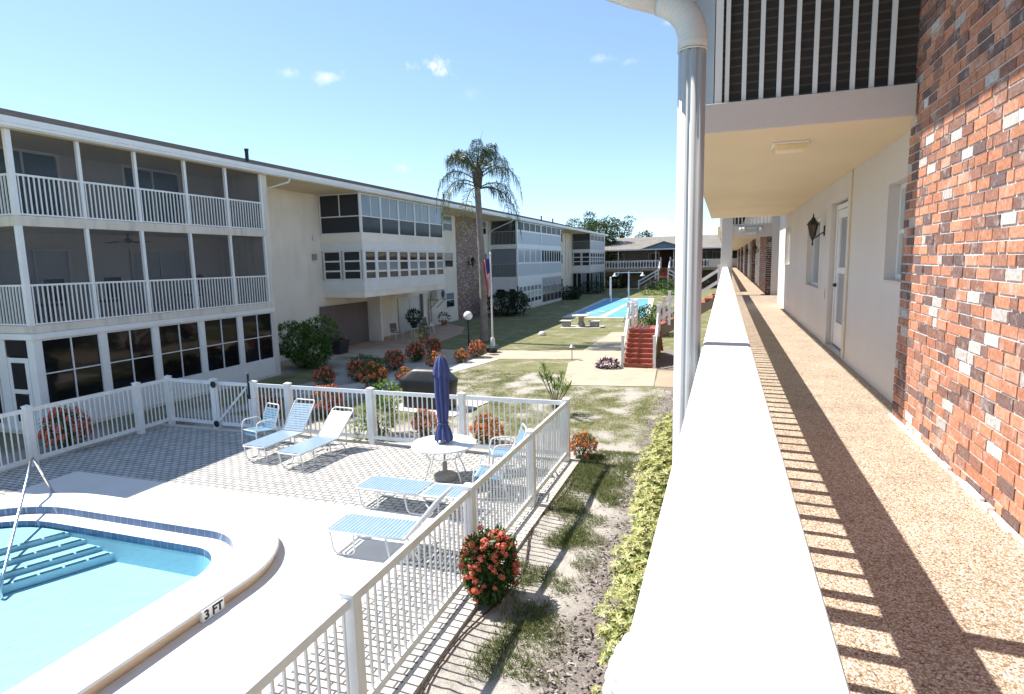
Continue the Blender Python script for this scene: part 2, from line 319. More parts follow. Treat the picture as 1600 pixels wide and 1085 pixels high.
# ------------------------------------------------------------------ mesh helpers
def wloc(o):
    v = Vector((0,0,0))
    while o: v += o.location; o = o.parent
    return v
class MB:
    def __init__(s): s.v = []; s.f = []; s.mi = []; s.cur = 0; s.col = []
    def add(s, vs, fs):
        b = len(s.v); s.v += [tuple(v) for v in vs]
        for f in fs: s.f.append([i+b for i in f]); s.mi.append(s.cur)
        return s
    def box(s, x0, x1, y0, y1, z0, z1):
        if x0 > x1: x0, x1 = x1, x0
        if y0 > y1: y0, y1 = y1, y0
        if z0 > z1: z0, z1 = z1, z0
        return s.add([(x0,y0,z0),(x1,y0,z0),(x1,y1,z0),(x0,y1,z0),(x0,y0,z1),(x1,y0,z1),(x1,y1,z1),(x0,y1,z1)],
              [(0,3,2,1),(4,5,6,7),(0,1,5,4),(1,2,6,5),(2,3,7,6),(3,0,4,7)])
    def bar(s, a, b, w, h, up=(0,0,1)):
        a, b = Vector(a), Vector(b); d = (b-a).normalized(); up = Vector(up)
        if abs(d.dot(up)) > .98: up = Vector((1,0,0))
        x = d.cross(up).normalized(); y = x.cross(d)
        c = [(-w/2,-h/2),(w/2,-h/2),(w/2,h/2),(-w/2,h/2)]
        return s.add([a+x*p+y*q for p,q in c]+[b+x*p+y*q for p,q in c], [(0,1,2,3),(7,6,5,4),(0,4,5,1),(1,5,6,2),(2,6,7,3),(3,7,4,0)])
    def tube(s, pts, r, n=8, closed=False):
        pts = [Vector(p) for p in pts]; rings = []; N = len(pts); up = None
        rs = r if isinstance(r, (list, tuple)) else [r]*N
        for i, p in enumerate(pts):
            if closed: d = pts[(i+1) % N]-pts[i-1]
            else: d = pts[min(i+1, N-1)]-pts[max(i-1, 0)]
            d.normalize()
            if up is None: up = Vector((0,0,1)) if abs(d.z) < .9 else Vector((1,0,0))
            x = d.cross(up); x.normalize(); y = x.cross(d); up = y
            rings.append([p+(x*math.cos(2*PI*k/n)+y*math.sin(2*PI*k/n))*rs[i] for k in range(n)])
        vs = [v for rg in rings for v in rg]; fs = []
        for i in range(N if closed else N-1):
            a = i*n; c = ((i+1) % N)*n
            for k in range(n): fs.append((a+k, a+(k+1)%n, c+(k+1)%n, c+k))
        if not closed: fs += [tuple(range(n-1,-1,-1)), tuple(range((N-1)*n, N*n))]
        return s.add(vs, fs)
    def lathe(s, prof, c=(0,0,0), n=20, axis='z'):
        vs = []; fs = []
        for r, z in prof:
            for k in range(n):
                a = 2*PI*k/n; vs.append((c[0]+r*math.cos(a), c[1]+r*math.sin(a), c[2]+z))
        for i in range(len(prof)-1):
            for k in range(n): fs.append((i*n+k, i*n+(k+1)%n, (i+1)*n+(k+1)%n, (i+1)*n+k))
        fs += [tuple(range(n-1,-1,-1)), tuple(range((len(prof)-1)*n, len(prof)*n))]
        return s.add(vs, fs)
    def prism(s, poly, z0, z1):
        n = len(poly)
        return s.add([(x,y,z0) for x,y in poly]+[(x,y,z1) for x,y in poly],
              [tuple(range(n-1,-1,-1)), tuple(range(n,2*n))]+[(i,(i+1)%n,n+(i+1)%n,n+i) for i in range(n)])
    def xprism(s, poly, x0, x1):      # poly in (y,z), extruded along x
        n = len(poly)
        return s.add([(x0,y,z) for y,z in poly]+[(x1,y,z) for y,z in poly],
              [tuple(range(n)), tuple(range(2*n-1,n-1,-1))]+[(i,n+i,n+(i+1)%n,(i+1)%n) for i in range(n)])
    def yprism(s, poly, y0, y1):      # poly in (x,z)
        n = len(poly)
        return s.add([(x,y0,z) for x,z in poly]+[(x,y1,z) for x,z in poly],
              [tuple(range(n-1,-1,-1)), tuple(range(n,2*n))]+[(i,(i+1)%n,n+(i+1)%n,n+i) for i in range(n)])
    def quad(s, *p): return s.add(p, [tuple(range(len(p)))])
    def build(s, name, mats, parent=None, smooth=False, bevel=0, label=None):
        o0 = wloc(parent) if parent else Vector((0,0,0))
        me = bpy.data.meshes.new(name)
        me.from_pydata([(v[0]-o0.x, v[1]-o0.y, v[2]-o0.z) for v in s.v], [], s.f); me.update()
        if not isinstance(mats, (list, tuple)): mats = [mats]
        for m in mats: me.materials.append(MT[m] if isinstance(m, str) else m)
        if len(mats) > 1: me.polygons.foreach_set('material_index', s.mi)
        if s.col:
            at = me.color_attributes.new('brick_colour', 'FLOAT_COLOR', 'CORNER'); buf = []
            for f, c in zip(s.f, s.col): buf += [c[0],c[1],c[2],1]*len(f)
            at.data.foreach_set('color', buf)
        bm = bmesh.new(); bm.from_mesh(me)
        if not getattr(s, 'flat', False): bmesh.ops.recalc_face_normals(bm, faces=bm.faces)
        bm.to_mesh(me); bm.free()
        if smooth: me.polygons.foreach_set('use_smooth', [True]*len(me.polygons))
        o = bpy.data.objects.new(name, me); COL.objects.link(o)
        if parent: o.parent = parent
        if bevel:
            b = o.modifiers.new('bevel', 'BEVEL'); b.width = bevel; b.segments = 2; b.limit_method = 'ANGLE'
        if label: o['label'] = label
        return o
def tag(o, label=None, cat=None, group=None, kind=None):
    if label: o['label'] = label
    if cat: o['category'] = cat
    if group: o['group'] = group
    if kind: o['kind'] = kind
    return o
def thing(name, label, cat, loc=(0,0,0), group=None, kind=None):
    o = bpy.data.objects.new(name, None); COL.objects.link(o); o.location = loc; o.empty_display_size = .2
    return tag(o, label, cat, group, kind)
def kids(o): return [c for c in bpy.data.objects if c.parent == o]
def copy_tree(o, parent=None):
    c = o.copy(); COL.objects.link(c)
    if parent: c.parent = parent
    for ch in kids(o): copy_tree(ch, c)
    return c
def dup(o, loc, rz=0, sc=1, label=None, group=None):
    c = copy_tree(o); c.location = loc; c.rotation_euler = (0,0,rz)
    c.scale = (sc,sc,sc) if not isinstance(sc, tuple) else sc
    if label: c['label'] = label
    if group: c['group'] = group
    return c
class Face:
    """a vertical face: axis 'y' runs along Y at X=d looking +X; axis 'x' runs along X at Y=d looking -Y; '-' prefix looks the other way"""
    def __init__(s, axis, d): s.a = axis; s.d = d
    def P(s, u, o, z):
        if s.a == 'y': return (s.d+o, u, z)
        if s.a == '-y': return (s.d-o, u, z)
        return (u, s.d-o, z)
    def box(s, mb, u0, u1, o0, o1, z0, z1):
        a = s.P(u0,o0,z0); b = s.P(u1,o1,z1); return mb.box(a[0],b[0],a[1],b[1],a[2],b[2])
def window(parent, F, u0, u1, z0, z1, cols=1, rows=(1,), fm='white', pm='dark', fw=.06, mw=.035, out=.03, name='window', panes=None):
    """one window: frame mesh plus its panes as a child; rows are fractions from the bottom; panes may name a material per row"""
    f = MB()
    F.box(f, u0, u1, -.03, out, z0, z0+fw); F.box(f, u0, u1, -.03, out, z1-fw, z1)
    F.box(f, u0, u0+fw, -.03, out, z0+fw, z1-fw); F.box(f, u1-fw, u1, -.03, out, z0+fw, z1-fw)
    tot = sum(rows); zz = [z0+fw]
    for r in rows: zz.append(zz[-1]+(z1-z0-2*fw)*r/tot)
    cc = cols if isinstance(cols, (list, tuple)) else [cols]*len(rows)
    for i in range(len(rows)):
        if i: F.box(f, u0+fw, u1-fw, -.025, out-.008, zz[i]-mw/2, zz[i]+mw/2)
        for k in range(1, cc[i]):
            u = u0+fw+(u1-u0-2*fw)*k/cc[i]
            F.box(f, u-mw/2, u+mw/2, -.024, out-.012, zz[i]+(mw/2 if i else 0), zz[i+1]-(mw/2 if i < len(rows)-1 else 0))
    o = f.build(name, fm, parent)
    pms = panes or [pm]*len(rows)
    mats = list(dict.fromkeys(pms)); p = MB()
    for i in range(len(rows)):
        p.cur = mats.index(pms[i])
        F.box(p, u0+fw*.8, u1-fw*.8, -.022, -.004, zz[i]-(.01 if i == 0 else 0), zz[i+1]+(.01 if i == len(rows)-1 else 0))
    p.build('pane', mats, o)
    return o
def railing(parent, F, u0, u1, z0, z1, sp=.125, w=.022, rail=.05, mat='white', bottom=True, out=.02, name='balcony_railing'):
    m = MB()
    F.box(m, u0, u1, -.02, out+.01, z1-rail, z1)
    if bottom: F.box(m, u0, u1, -.015, out+.005, z0, z0+rail*.8)
    n = max(2, int(round((u1-u0)/sp)))
    for i in range(n):
        u = u0+(u1-u0)*(i+.5)/n
        F.box(m, u-w/2, u+w/2, -.01, out, z0+(rail*.8 if bottom else 0), z1-rail)
    return m.build(name, mat, parent)
def bricks(parent, F, u0, u1, z0, z1, bw=.205, bh=.073, white=.09, dark=.30, name='brick_wall', seed=1, mortar='mortar', tone=1., thick=.009, headers=.12, pale=0.):
    rnd = random.Random(seed); mb = MB(); mb.cur = 0
    back = MB()
    F.box(mb, u0+.004, u1-.004, -.06, .0, z0, z1); mb.col += [(0,0,0)]*6
    row = 0; z = z0
    while z < z1-.02:
        hh = min(bh, z1-z); u = u0-(bw*.5 if row % 2 else 0)-rnd.random()*.03
        while u < u1-.01:
            L = bw*(.5 if rnd.random() < headers else 1)*rnd.uniform(.95,1.04)
            a, b = max(u, u0), min(u+L, u1)
            if b-a > .025:
                x = rnd.random()
                if x < white: c = rnd.choice(((.62,.59,.56),(.5,.45,.42),(.56,.5,.46)))
                elif x < white+dark: c = rnd.choice(((.19,.115,.10),(.22,.125,.105),(.24,.14,.115),(.165,.11,.105)))
                elif x < white+dark+.2: c = rnd.choice(((.30,.15,.11),(.34,.17,.12),(.27,.135,.10)))
                else: c = rnd.choice(((.50,.225,.135),(.55,.26,.165),(.47,.205,.125),(.52,.235,.145)))
                j = rnd.uniform(.85,1.12)*tone; pl_ = 0 if x < white else pale; c = tuple((q*(1-pl_)+pl_*w_)*j for q, w_ in zip(c, (.30,.205,.17)))
                g = .0062; zj = rnd.uniform(-.0015,.0015); pr = thick+rnd.uniform(-.003,.003)
                mb.cur = 1; F.box(mb, a+(g if a > u0 else 0), b-(g if b < u1 else 0), .0, pr, z+g*1.15+zj, z+hh-g*1.15+zj); mb.col += [c]*6
            u += L
        z += bh; row += 1
    return mb.build(name, [mortar, 'brick'], parent)

# leaves -----------------------------------------------------------
def rvec(rnd):
    while True:
        v = Vector((rnd.uniform(-1,1), rnd.uniform(-1,1), rnd.uniform(-1,1)))
        if .05 < v.length < 1: return v.normalized()
def leaf(mb, p, d, up, L, w, fold=.25):
    d = d.normalized(); x = d.cross(up)
    if x.length < .05: x = d.cross(Vector((1,.3,.2)))
    x.normalize(); nrm = x.cross(d)
    a = p; b = p+d*L*.45+x*w/2-nrm*w*fold*.3; c = p+d*L-nrm*L*.12; e = p+d*L*.45-x*w/2-nrm*w*fold*.3
    mb.add([a,b,c,e], [(0,1,2,3)])
def crown(rnd, lobes, n, L, w, flat=.35, inner=.55):
    """leaf-sized faces spread through overlapping lobes; lobes = (centre, radii)"""
    mb = MB(); mb.flat = True
    wts = [l[1][0]*l[1][1]*l[1][2] for l in lobes]
    for i in range(n):
        c, r = rnd.choices(lobes, wts)[0]
        v = rvec(rnd); q = rnd.uniform(inner,1)**.6*(1+.14*noise.noise(Vector(c)*3+v*2.3))
        p = Vector((c[0]+v.x*r[0]*q, c[1]+v.y*r[1]*q, c[2]+v.z*r[2]*q))
        if p.z < .02: p.z = .02+rnd.random()*.05
        d = (v*.7+rvec(rnd)*.8+Vector((0,0,flat*.3))).normalized()
        s = rnd.uniform(.65,1.25)
        leaf(mb, p, d, rvec(rnd)*.6+Vector((0,0,1)), L*s, w*s)
    return mb
def rosettes(rnd, lobes, n, L, w, k=7):
    mb = MB(); mb.flat = True
    wts = [l[1][0]*l[1][1]*l[1][2] for l in lobes]
    for i in range(n):
        c, r = rnd.choices(lobes, wts)[0]; v = rvec(rnd); q = rnd.uniform(.55,1)**.6
        p = Vector((c[0]+v.x*r[0]*q, c[1]+v.y*r[1]*q, max(.05, c[2]+v.z*r[2]*q)))
        ax = (v+Vector((0,0,.8))+rvec(rnd)*.4).normalized(); t = ax.cross(rvec(rnd)).normalized(); b = ax.cross(t)
        for j in range(k):
            a = 2*PI*j/k+rnd.uniform(-.2,.2); d = t*math.cos(a)+b*math.sin(a)+ax*rnd.uniform(.05,.5)
            s = rnd.uniform(.7,1.2); leaf(mb, p, d, ax, L*s, w*s)
    return mb
def flowerheads(rnd, lobes, n, R):
    mb = MB(); mb.flat = True
    wts = [l[1][0]*l[1][1]*l[1][2] for l in lobes]
    for i in range(n):
        c, r = rnd.choices(lobes, wts)[0]; v = rvec(rnd); v.z = abs(v.z)*.9-.25 if rnd.random() < .8 else v.z; v.normalize(); q = rnd.uniform(.95,1.1)
        p = Vector((c[0]+v.x*r[0]*q, c[1]+v.y*r[1]*q, max(.08, c[2]+v.z*r[2]*q))); rr = R*rnd.uniform(.7,1.25)
        ax = (v+Vector((0,0,.5))).normalized()
        for j in range(26):
            d = (rvec(rnd)+ax*.55).normalized(); a = p+d*rr*rnd.uniform(.75,1.); t = d.cross(rvec(rnd)).normalized(); b = d.cross(t); s = rr*.36
            mb.add([a+t*s, a+b*s, a-t*s, a-b*s], [(0,1,2,3)])
    return mb
# ================================================================== SETTING: ground, paths, deck
def sm(a, b, x):
    t = max(0, min(1, (x-a)/(b-a))); return t*t*(3-2*t)
def cover(x, y):
    n1 = noise.noise(Vector((x*.55, y*.55, 0))); n2 = noise.noise(Vector((x*1.7, y*1.7, 5))); n3 = noise.noise(Vector((x*.18, y*.18, 9)))
    g = .70+.22*n1+.22*n2+.15*n3
    if y < 13.5:                                     # strip between the fence and the walkway
        t = sm(-3.2, -2.2, x)*(1-sm(-1.9, -1.3, x)); g = .06+.62*t*max(0, n2+.33+.4*n1)+.25*sm(8, 12, y)*t
    elif y < 22 and x > -10: g = .55+.3*n1+.42*n2
    if x < -13.5 and y < 31: g = .62+.5*n1-.6*sm(-16.2, -17.6, x)*sm(18, 21, y)
    if -14.5 < x < -9.5 and 16 < y < 25.5:           # planting bed of the ixora row
        w = 1-abs((x+12.2)/2.3-(y-21)/14); g -= .65*max(0, min(1, w*1.6+n2*.6))
    m = sm(-1.95, -1.45, x+.35*n2+.2*n1)*(1-sm(20, 22, y)) if x < 1.2 else 0
    if -2.7 < x < .2 and 23.2 < y < 29: m = max(m, .9)
    if x < -17.6 and 36.5 < y < 48: m = max(m, .8*sm(-17.2, -18, x+.3*n2))
    if x < -13.6 and y < 13: m = max(m, .35+.4*n2); 
    return max(0, min(1, g)), max(0, min(1, m))
def axis(segs):
    out = []
    for a, b, st in segs:
        n = max(1, int(round((b-a)/st))); out += [a+(b-a)*i/n for i in range(n)]
    return out+[segs[-1][1]]
xs = axis([(-500,-60,110),(-60,-20,10),(-20,-14.5,.25),(-14.5,-3.0,.25),(-3.0,.2,.1),(.2,5,1.2),(5,60,14),(60,500,110)])
ys = axis([(-300,-20,70),(-20,2,4),(2,12.1,.1),(12.1,30,.22),(30,70,.8),(70,120,5),(120,700,100)])
gv = []; gc = []; gf = []
for y in ys:
    for x in xs:
        near = -20 < x < 1.5 and 0 < y < 110
        g, m = cover(x, y) if near else (.7, 0)
        h = 0
        if near and -2.9 < x < .2 and 2 < y < 12.05: h = .022*noise.noise(Vector((x*3, y*3, 2)))+.012*noise.noise(Vector((x*9, y*9, 4)))-.02
        gv.append((x, y, h)); gc.append((g, m, 0, 1))
nx = len(xs)
for j in range(len(ys)-1):
    for i in range(nx-1):
        cx, cy = (xs[i]+xs[i+1])/2, (ys[j]+ys[j+1])/2
        if -14.5 < cx < -3.0 and -4 < cy < 12.1: continue      # the pool deck lies here
        a = j*nx+i; gf.append((a, a+1, a+1+nx, a+nx))
me = bpy.data.meshes.new('ground'); me.from_pydata(gv, [], gf); me.update(); me.materials.append(MT['ground'])
at = me.color_attributes.new('cover', 'FLOAT_COLOR', 'POINT'); at.data.foreach_set('color', [q for c in gc for q in c])
me.polygons.foreach_set('use_smooth', [True]*len(me.polygons))
o = bpy.data.objects.new('ground', me); COL.objects.link(o); tag(o, 'patchy sandy lawn and bare ground of the courtyard', 'ground', kind='structure')

def sheet(name, poly, z, mat, label, th=.05):
    o = MB().prism(poly, z-th, z).build(name, mat); return tag(o, label, name.replace('_', ' '), kind='structure')
sheet('path', [(-19,24.3),(-14.7,24.0),(-8,25.0),(-3.9,25.9),(-3.9,28.2),(-8.1,27.7),(-11.1,27.0),(-14.6,27.2),(-19,28)], .012, 'pathtan', 'tan concrete path crossing the courtyard to the staircase')
sheet('walkway', [(-5.15,19.8),(-2.15,20.25),(-2.4,23.7),(-3.85,23.7),(-3.9,25.95),(-3.9,28.2),(-5.5,35.5),(-6.2,35.5),(-6.25,26.1),(-5.75,25.4),(-6.1,24.5)], .016, 'pathtan', 'pale aggregate landing slab in front of the staircase')
sheet('pavement', [(-2.12,20.25),(-.4,20.35),(-.4,23.2),(-2.3,23.3)], .014, 'pathpink', 'pinkish paved square right of the landing slab')
sheet('patio', [(-19,28),(-19,39.5),(-16.3,37.0),(-15.0,33.5),(-14.4,27.3),(-18.5,26.0)], .02, 'patio', 'terracotta coloured patio under the overhanging bay')
sheet('concrete_pad', [(-9.3,15.2),(-7.0,14.9),(-6.6,17.3),(-9.0,17.7)], .03, 'concrete', 'pale concrete slab under the covered grill')
sheet('garden_path', [(-13.6,16.6),(-12.6,16.3),(-10.0,21.0),(-9.3,24.9),(-10.2,25.0),(-11.1,21.2)], .010, 'concrete', 'pale concrete strip running through the flower bed')
sheet('far_path', [(-17,97.4),(-9.8,97.4),(-9.8,94),(-14,92.5),(-14,91.5),(-8,93),(-8,96),(-2,96),(-2,98.4),(-17,98.4)], .012, 'concrete', 'pale path at the foot of the far building')

# pool outline: water edge path with rounded corners, others are offsets of it
def pool_path(off, n=14):
    pts = []
    XR, YB, XL = -6.75+off, 6.63+off, -12.35-off
    rr, rl = .75+off, 1.7+off
    for i in range(n+1):
        a = PI/2*i/n; pts.append((XR-rr+rr*math.cos(a), YB-rr+rr*math.sin(a)))
    for i in range(n+1):
        a = PI/2+PI/2*i/n; pts.append((XL+rl+rl*math.cos(a), YB-rl+rl*math.sin(a)))
    pts += [(XL, -2.5), (XR, -2.5)]
    return pts
OFF_L, OFF_I, OFF_O = 0., .30, .93
def fill(outer, inner, z, name, mat, label):
    bm = bmesh.new()
    def loop(p):
        v = [bm.verts.new((x,y,z)) for x,y in p]; return [bm.edges.new((v[i], v[(i+1)%len(v)])) for i in range(len(v))]
    e = loop(outer)+loop(inner); bmesh.ops.triangle_fill(bm, use_beauty=True, edges=e)
    bmesh.ops.recalc_face_normals(bm, faces=bm.faces)
    if bm.faces[:] and bm.faces[0].normal.z < 0: bmesh.ops.reverse_faces(bm, faces=bm.faces)
    me = bpy.data.meshes.new(name); bm.to_mesh(me); bm.free(); me.materials.append(MT[mat])
    o = bpy.data.objects.new(name, me); COL.objects.link(o); return tag(o, label, 'deck', kind='structure')
fill([(-13.0,-4),(-4.2,-4),(-4.2,8.72),(-13.0,8.72)], pool_path(OFF_O-.06), .0, 'pool_deck', 'deckwhite', 'bright white concrete deck around the pool')
pv = MB(); pv.box(-14.5,-13.0,-4,12.1,-.06,.002); pv.box(-13.0,-2.97,8.72,12.1,-.06,.002); pv.box(-4.2,-2.97,-4,8.72,-.06,.002)
tag(pv.build('paving', 'paver'), 'grey interlocking pavers of the pool terrace along the white fence', 'paving', kind='structure')
ed = MB(); ed.box(-2.97,-2.80,-4,12.25,-.1,.03); ed.box(-14.65,-2.97,12.1,12.25,-.1,.03); ed.box(-14.65,-14.5,-4,12.1,-.1,.03)
tag(ed.build('kerb', 'concrete'), 'concrete edging strip under the pool fence', 'kerb', kind='structure')

# the pool -----------------------------------------------------------
pool = thing('swimming_pool', 'swimming pool with raised white coping and blue tile line on the white deck', 'pool', (-9.5, 3, 0))
def ring(o1, z1, o2, z2, mb):
    a, b = pool_path(o1), pool_path(o2); n = len(a)
    return mb.add([(x,y,z1) for x,y in a]+[(x,y,z2) for x,y in b], [(i,(i+1)%n,n+(i+1)%n,n+i) for i in range(n)])
TOP = .18
m = MB(); ring(OFF_I+.02, TOP, OFF_O-.05, TOP, m); ring(OFF_I, TOP-.02, OFF_I+.02, TOP, m); ring(OFF_O-.05, TOP, OFF_O-.015, TOP-.012, m); ring(OFF_O-.015, TOP-.012, OFF_O, TOP-.04, m)
cop = m.build('coping', 'copingtop', pool)
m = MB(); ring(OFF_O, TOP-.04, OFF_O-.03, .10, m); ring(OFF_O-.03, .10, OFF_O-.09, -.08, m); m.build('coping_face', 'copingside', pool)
m = MB(); ring(OFF_I, TOP-.02, OFF_I-.01, .04, m); m.build('tile_band', 'bluetile', pool)
m = MB(); ring(OFF_I-.01, .04, OFF_L, .035, m); m.build('ledge', 'copingtop', pool)
m = MB(); ring(OFF_L, .035, OFF_L-.004, -.085, m); m.build('waterline_tiles', 'bluetile', pool)
m = MB(); ring(OFF_L-.004, -.085, OFF_L-.05, -.43, m); p = pool_path(OFF_L-.05); m.add([(x,y,-.43) for x,y in p], [tuple(range(len(p)))]); m.build('basin', 'basin', pool)
MT['navytile'] = plain('navy_tile', (.008,.025,.06), .3, .1, 8)
# corner steps: noses run along (.42,.9), each clipped inside the basin outline
nd_ = Vector((.44,.90)).normalized(); pd_ = Vector((-nd_.y, nd_.x))   # pd points to the back-left corner
def clip_half(poly, c):
    out = []
    for i in range(len(poly)):
        a, b = Vector(poly[i]), Vector(poly[(i+1)%len(poly)]); da, db = a.dot(pd_)-c, b.dot(pd_)-c
        if da >= 0: out.append(tuple(a))
        if da*db < 0: t = da/(da-db); out.append(tuple(a+(b-a)*t))
    return out
for k, (nx_, ny_) in enumerate(((-10.22,6.58),(-9.85,6.58),(-9.51,6.58),(-9.24,6.58))):
    c = Vector((nx_, ny_)).dot(pd_); poly = clip_half(pool_path(OFF_L-.03), c); zt = -.07-.075*k
    st = MB().prism(poly, -.42+.001*k, zt).build('step', 'basin', pool)
    ends = sorted([q for q in poly if abs(Vector(q).dot(pd_)-c) < 1e-3], key=lambda q: -q[1])
    if len(ends) >= 2:
        a, b = Vector(ends[0]), Vector(ends[-1]); L = (b-a).length; u = (b-a)/L; nb = MB(); t = .05
        while t < L-.3:
            p0 = a+u*t; p1 = a+u*(t+.28); w = pd_*.07
            nb.add([(p0.x,p0.y,zt+.004),(p1.x,p1.y,zt+.004),(p1.x+w.x,p1.y+w.y,zt+.004),(p0.x+w.x,p0.y+w.y,zt+.004)], [(0,1,2,3)]); t += .31
        nb.build('step_edge_tiles', 'navytile', st)
# depth mark on the coping face
def text_mesh(txt, size, ext, mat, parent, mw, name='lettering', extra=.0):
    cu = bpy.data.curves.new('txt', 'FONT'); cu.body = txt; cu.size = size; cu.extrude = ext; cu.align_x = 'CENTER'; cu.align_y = 'CENTER'; cu.offset = extra
    to = bpy.data.objects.new('txt', cu); COL.objects.link(to); dg = bpy.context.evaluated_depsgraph_get(); dg.update()
    me = bpy.data.meshes.new_from_object(to.evaluated_get(dg)); bpy.data.objects.remove(to); bpy.data.curves.remove(cu)
    off = wloc(parent); T = mw.copy(); me.transform(T); me.transform(Matrix.Translation(-off)); me.materials.clear(); me.materials.append(MT[mat])
    o = bpy.data.objects.new(name, me); COL.objects.link(o); o.parent = parent; return o
XF = pool_path(OFF_O)[0][0]
pl = MB().box(XF-.045, XF+.012, 5.13, 5.47, .005, .15); mk = pl.build('depth_mark', 'tilewhite', pool, bevel=.006)
Rm = Matrix(((0,0,1),(1,0,0),(0,1,0))).to_4x4(); Rm.translation = Vector((XF+.0125, 5.30, .078))
text_mesh('3 FT', .155, .003, 'inktext', mk, Rm, extra=.006)
wt = MB(); p = pool_path(OFF_L-.006); wt.add([(x,y,-.035) for x,y in p], [tuple(range(len(p)))]); wt.flat = False
o = wt.build('pool_water', 'water'); tag(o, 'clear turquoise water of the swimming pool', 'water', kind='structure')
hr = MB(); hr.tube([(-12.05,7.62,-.02),(-12.2,7.5,.55),(-12.22,7.46,.70),(-12.12,7.36,.80),(-11.95,7.22,.80),(-11.6,6.92,.62),(-9.95,5.45,-.16),(-9.75,5.27,-.30),(-9.72,5.25,-.6)], .024, 10)
o = hr.build('pool_handrail', 'silver', smooth=True); tag(o, 'bent steel handrail going down into the pool over the corner steps', 'handrail')
dr = MB().box(-8.42,-8.2,7.93,8.0,.001,.004)

# ================================================================== LEFT APARTMENT BUILDING
lb = thing('apartment_building', 'long three-storey cream apartment building with screened porches and enclosed balcony bays across the lawn', 'building', (-19, 50, 0))
XM, XF1, ZE = -19.0, -16.6, 7.72
Y0, Y1 = 8.6, 90.0
Z2, Z3 = 2.69, 5.40      # underside of the two balcony slabs
SL = .258
wl = MB(); wl.box(-32, XM, Y0, Y1-1, 0, ZE); lb_wall = wl.build('wall', 'cream', lb)
rf = MB()
xe, xr, ze = -16.36, -24.5, 7.99
zr = ze+SL*(xe-xr)*-1*-1
rf.yprism([(xe, ze-.03), (xe, ze), (xr, ze+SL*(xe-xr)), (2*xr-xe, ze), (2*xr-xe, ze-.03)], Y0-.6, Y1+.5)
roof = rf.build('roof', 'shingle', lb)
vp = MB()
for vy in (20.3, 38.5, 62, 66.5):
    x = -18.2; z = ze+SL*(xe-x); o = MB().lathe([(.07,-.15),(.07,.42),(.085,.42),(.085,.50)], (x, vy, z), 10).build('vent_pipe', 'black', roof, smooth=False)
sf = MB().box(-33, -16.46, Y0-.5, Y1+.4, ZE, ZE+.06); sf.build('soffit', 'soffit', lb)
g = MB(); g.box(-16.46,-16.40,Y0-.5,Y1+.4,ZE,ZE+.24); g.box(-16.40,-16.28,Y0-.5,Y1+.4,ZE+.10,ZE+.25); g.box(-16.40,-16.30,Y0-.5,Y1+.4,ZE+.02,ZE+.10)
g.build('gutter', 'white', lb, bevel=.01)
def dspout(y, xw=XM+.06, zb=.1, mat='cream', yo=0):
    m = MB(); m.tube([(-16.42,y,ZE+.06),(-16.5,y,ZE-.12),(xw+.35,y+yo,ZE-.75),(xw+.02,y+yo,ZE-1.0),(xw+.02,y+yo,zb)], .045, 8); m.build('downspout', mat, lb, smooth=True)
dspout(20.6, mat='white', zb=6.2, yo=-1.0); dspout(47.9, mat='white', zb=4.2, yo=0.8); dspout(64.6, mat='white', zb=6.4)
for y in (75.2, 76.6): MB().tube([(XM+.05,y,ZE-.1),(XM+.05,y,.1)], .05, 8).build('downspout', 'cream', lb)
F = Face('y', XM+.035)
# ---- bay 1: three screened porches
yb0, yb1 = 10.45, 19.42
PY = [10.45, 12.22, 13.91, 15.68, 17.40, 19.12]
b = MB(); b.box(XM, XF1, yb0, yb1, Z2, Z2+.20); b.box(XM, XF1, yb0, yb1, Z3, Z3+.26); b.box(XF1-.30, XF1+.02, 19.17, yb1, 0, ZE); b.box(XM, XF1-.3, 19.22, yb1, 0, ZE)
b.box(XM,XF1,yb0,yb1,0,.10)
b.build('balcony_slab', 'creamband', lb, bevel=.012)
MB().box(XM+.001, XM+.03, 8.7, 19.2, .1, Z2).box(XM+.001, XM+.03, 8.7, 19.2, Z2+.2, Z3).box(XM+.001, XM+.03, 8.7, 19.2, Z3+.26, ZE).build('porch_wall', 'porchwall', lb)
FF = Face('y', XF1); FS = Face('x', yb0)
for z0, z1, rt in ((Z2+.20, Z3, 1.05), (Z3+.26, ZE, 1.02)):
    for i, y in enumerate(PY):
        w = .14 if i == 0 else .09
        m = MB(); m.box(XF1-.10, XF1+.01, y-(.02 if i == 0 else w/2), y+w-(.02 if i == 0 else w/2), z0, z1); m.build('porch_post', 'white', lb, bevel=.006)
    for i in range(5):
        a, c = PY[i]+(.12 if i == 0 else .045), PY[i+1]-.045
        railing(lb, Face('y', XF1-.04), a, c, z0+.01, z0+rt, .125, .028)
        m = MB(); FF.box(m, a, c, -.085, -.080, z0, z1); m.build('insect_screen', 'screen', lb)
    railing(lb, Face('x', yb0+.05), XM+.2, XF1-.12, z0+.01, z0+rt, .125, .028)
    m = MB(); FS.box(m, XM, XF1-.1, -.1, -.095, z0, z1); m.build('insect_screen', 'screen', lb)
    m = MB(); m.box(-18.2,-18.1,yb0,yb0+.08,z0,z1); m.build('porch_post', 'white', lb)
# sliding doors on the porch back wall
FB = Face('y', XM+.065)
for z0 in (Z2+.22, Z3+.28):
    dm = ('blindpale' if z0 < 4 else 'tealglass')
    for a, c in ((11.2, 13.3), (15.3, 17.6)):
        window(lb, FB, a, c, z0, z0+2.05, 2, (1,), 'white' if z0 > 4 else 'alu', dm, .09, .06, .05, name='sliding_door')
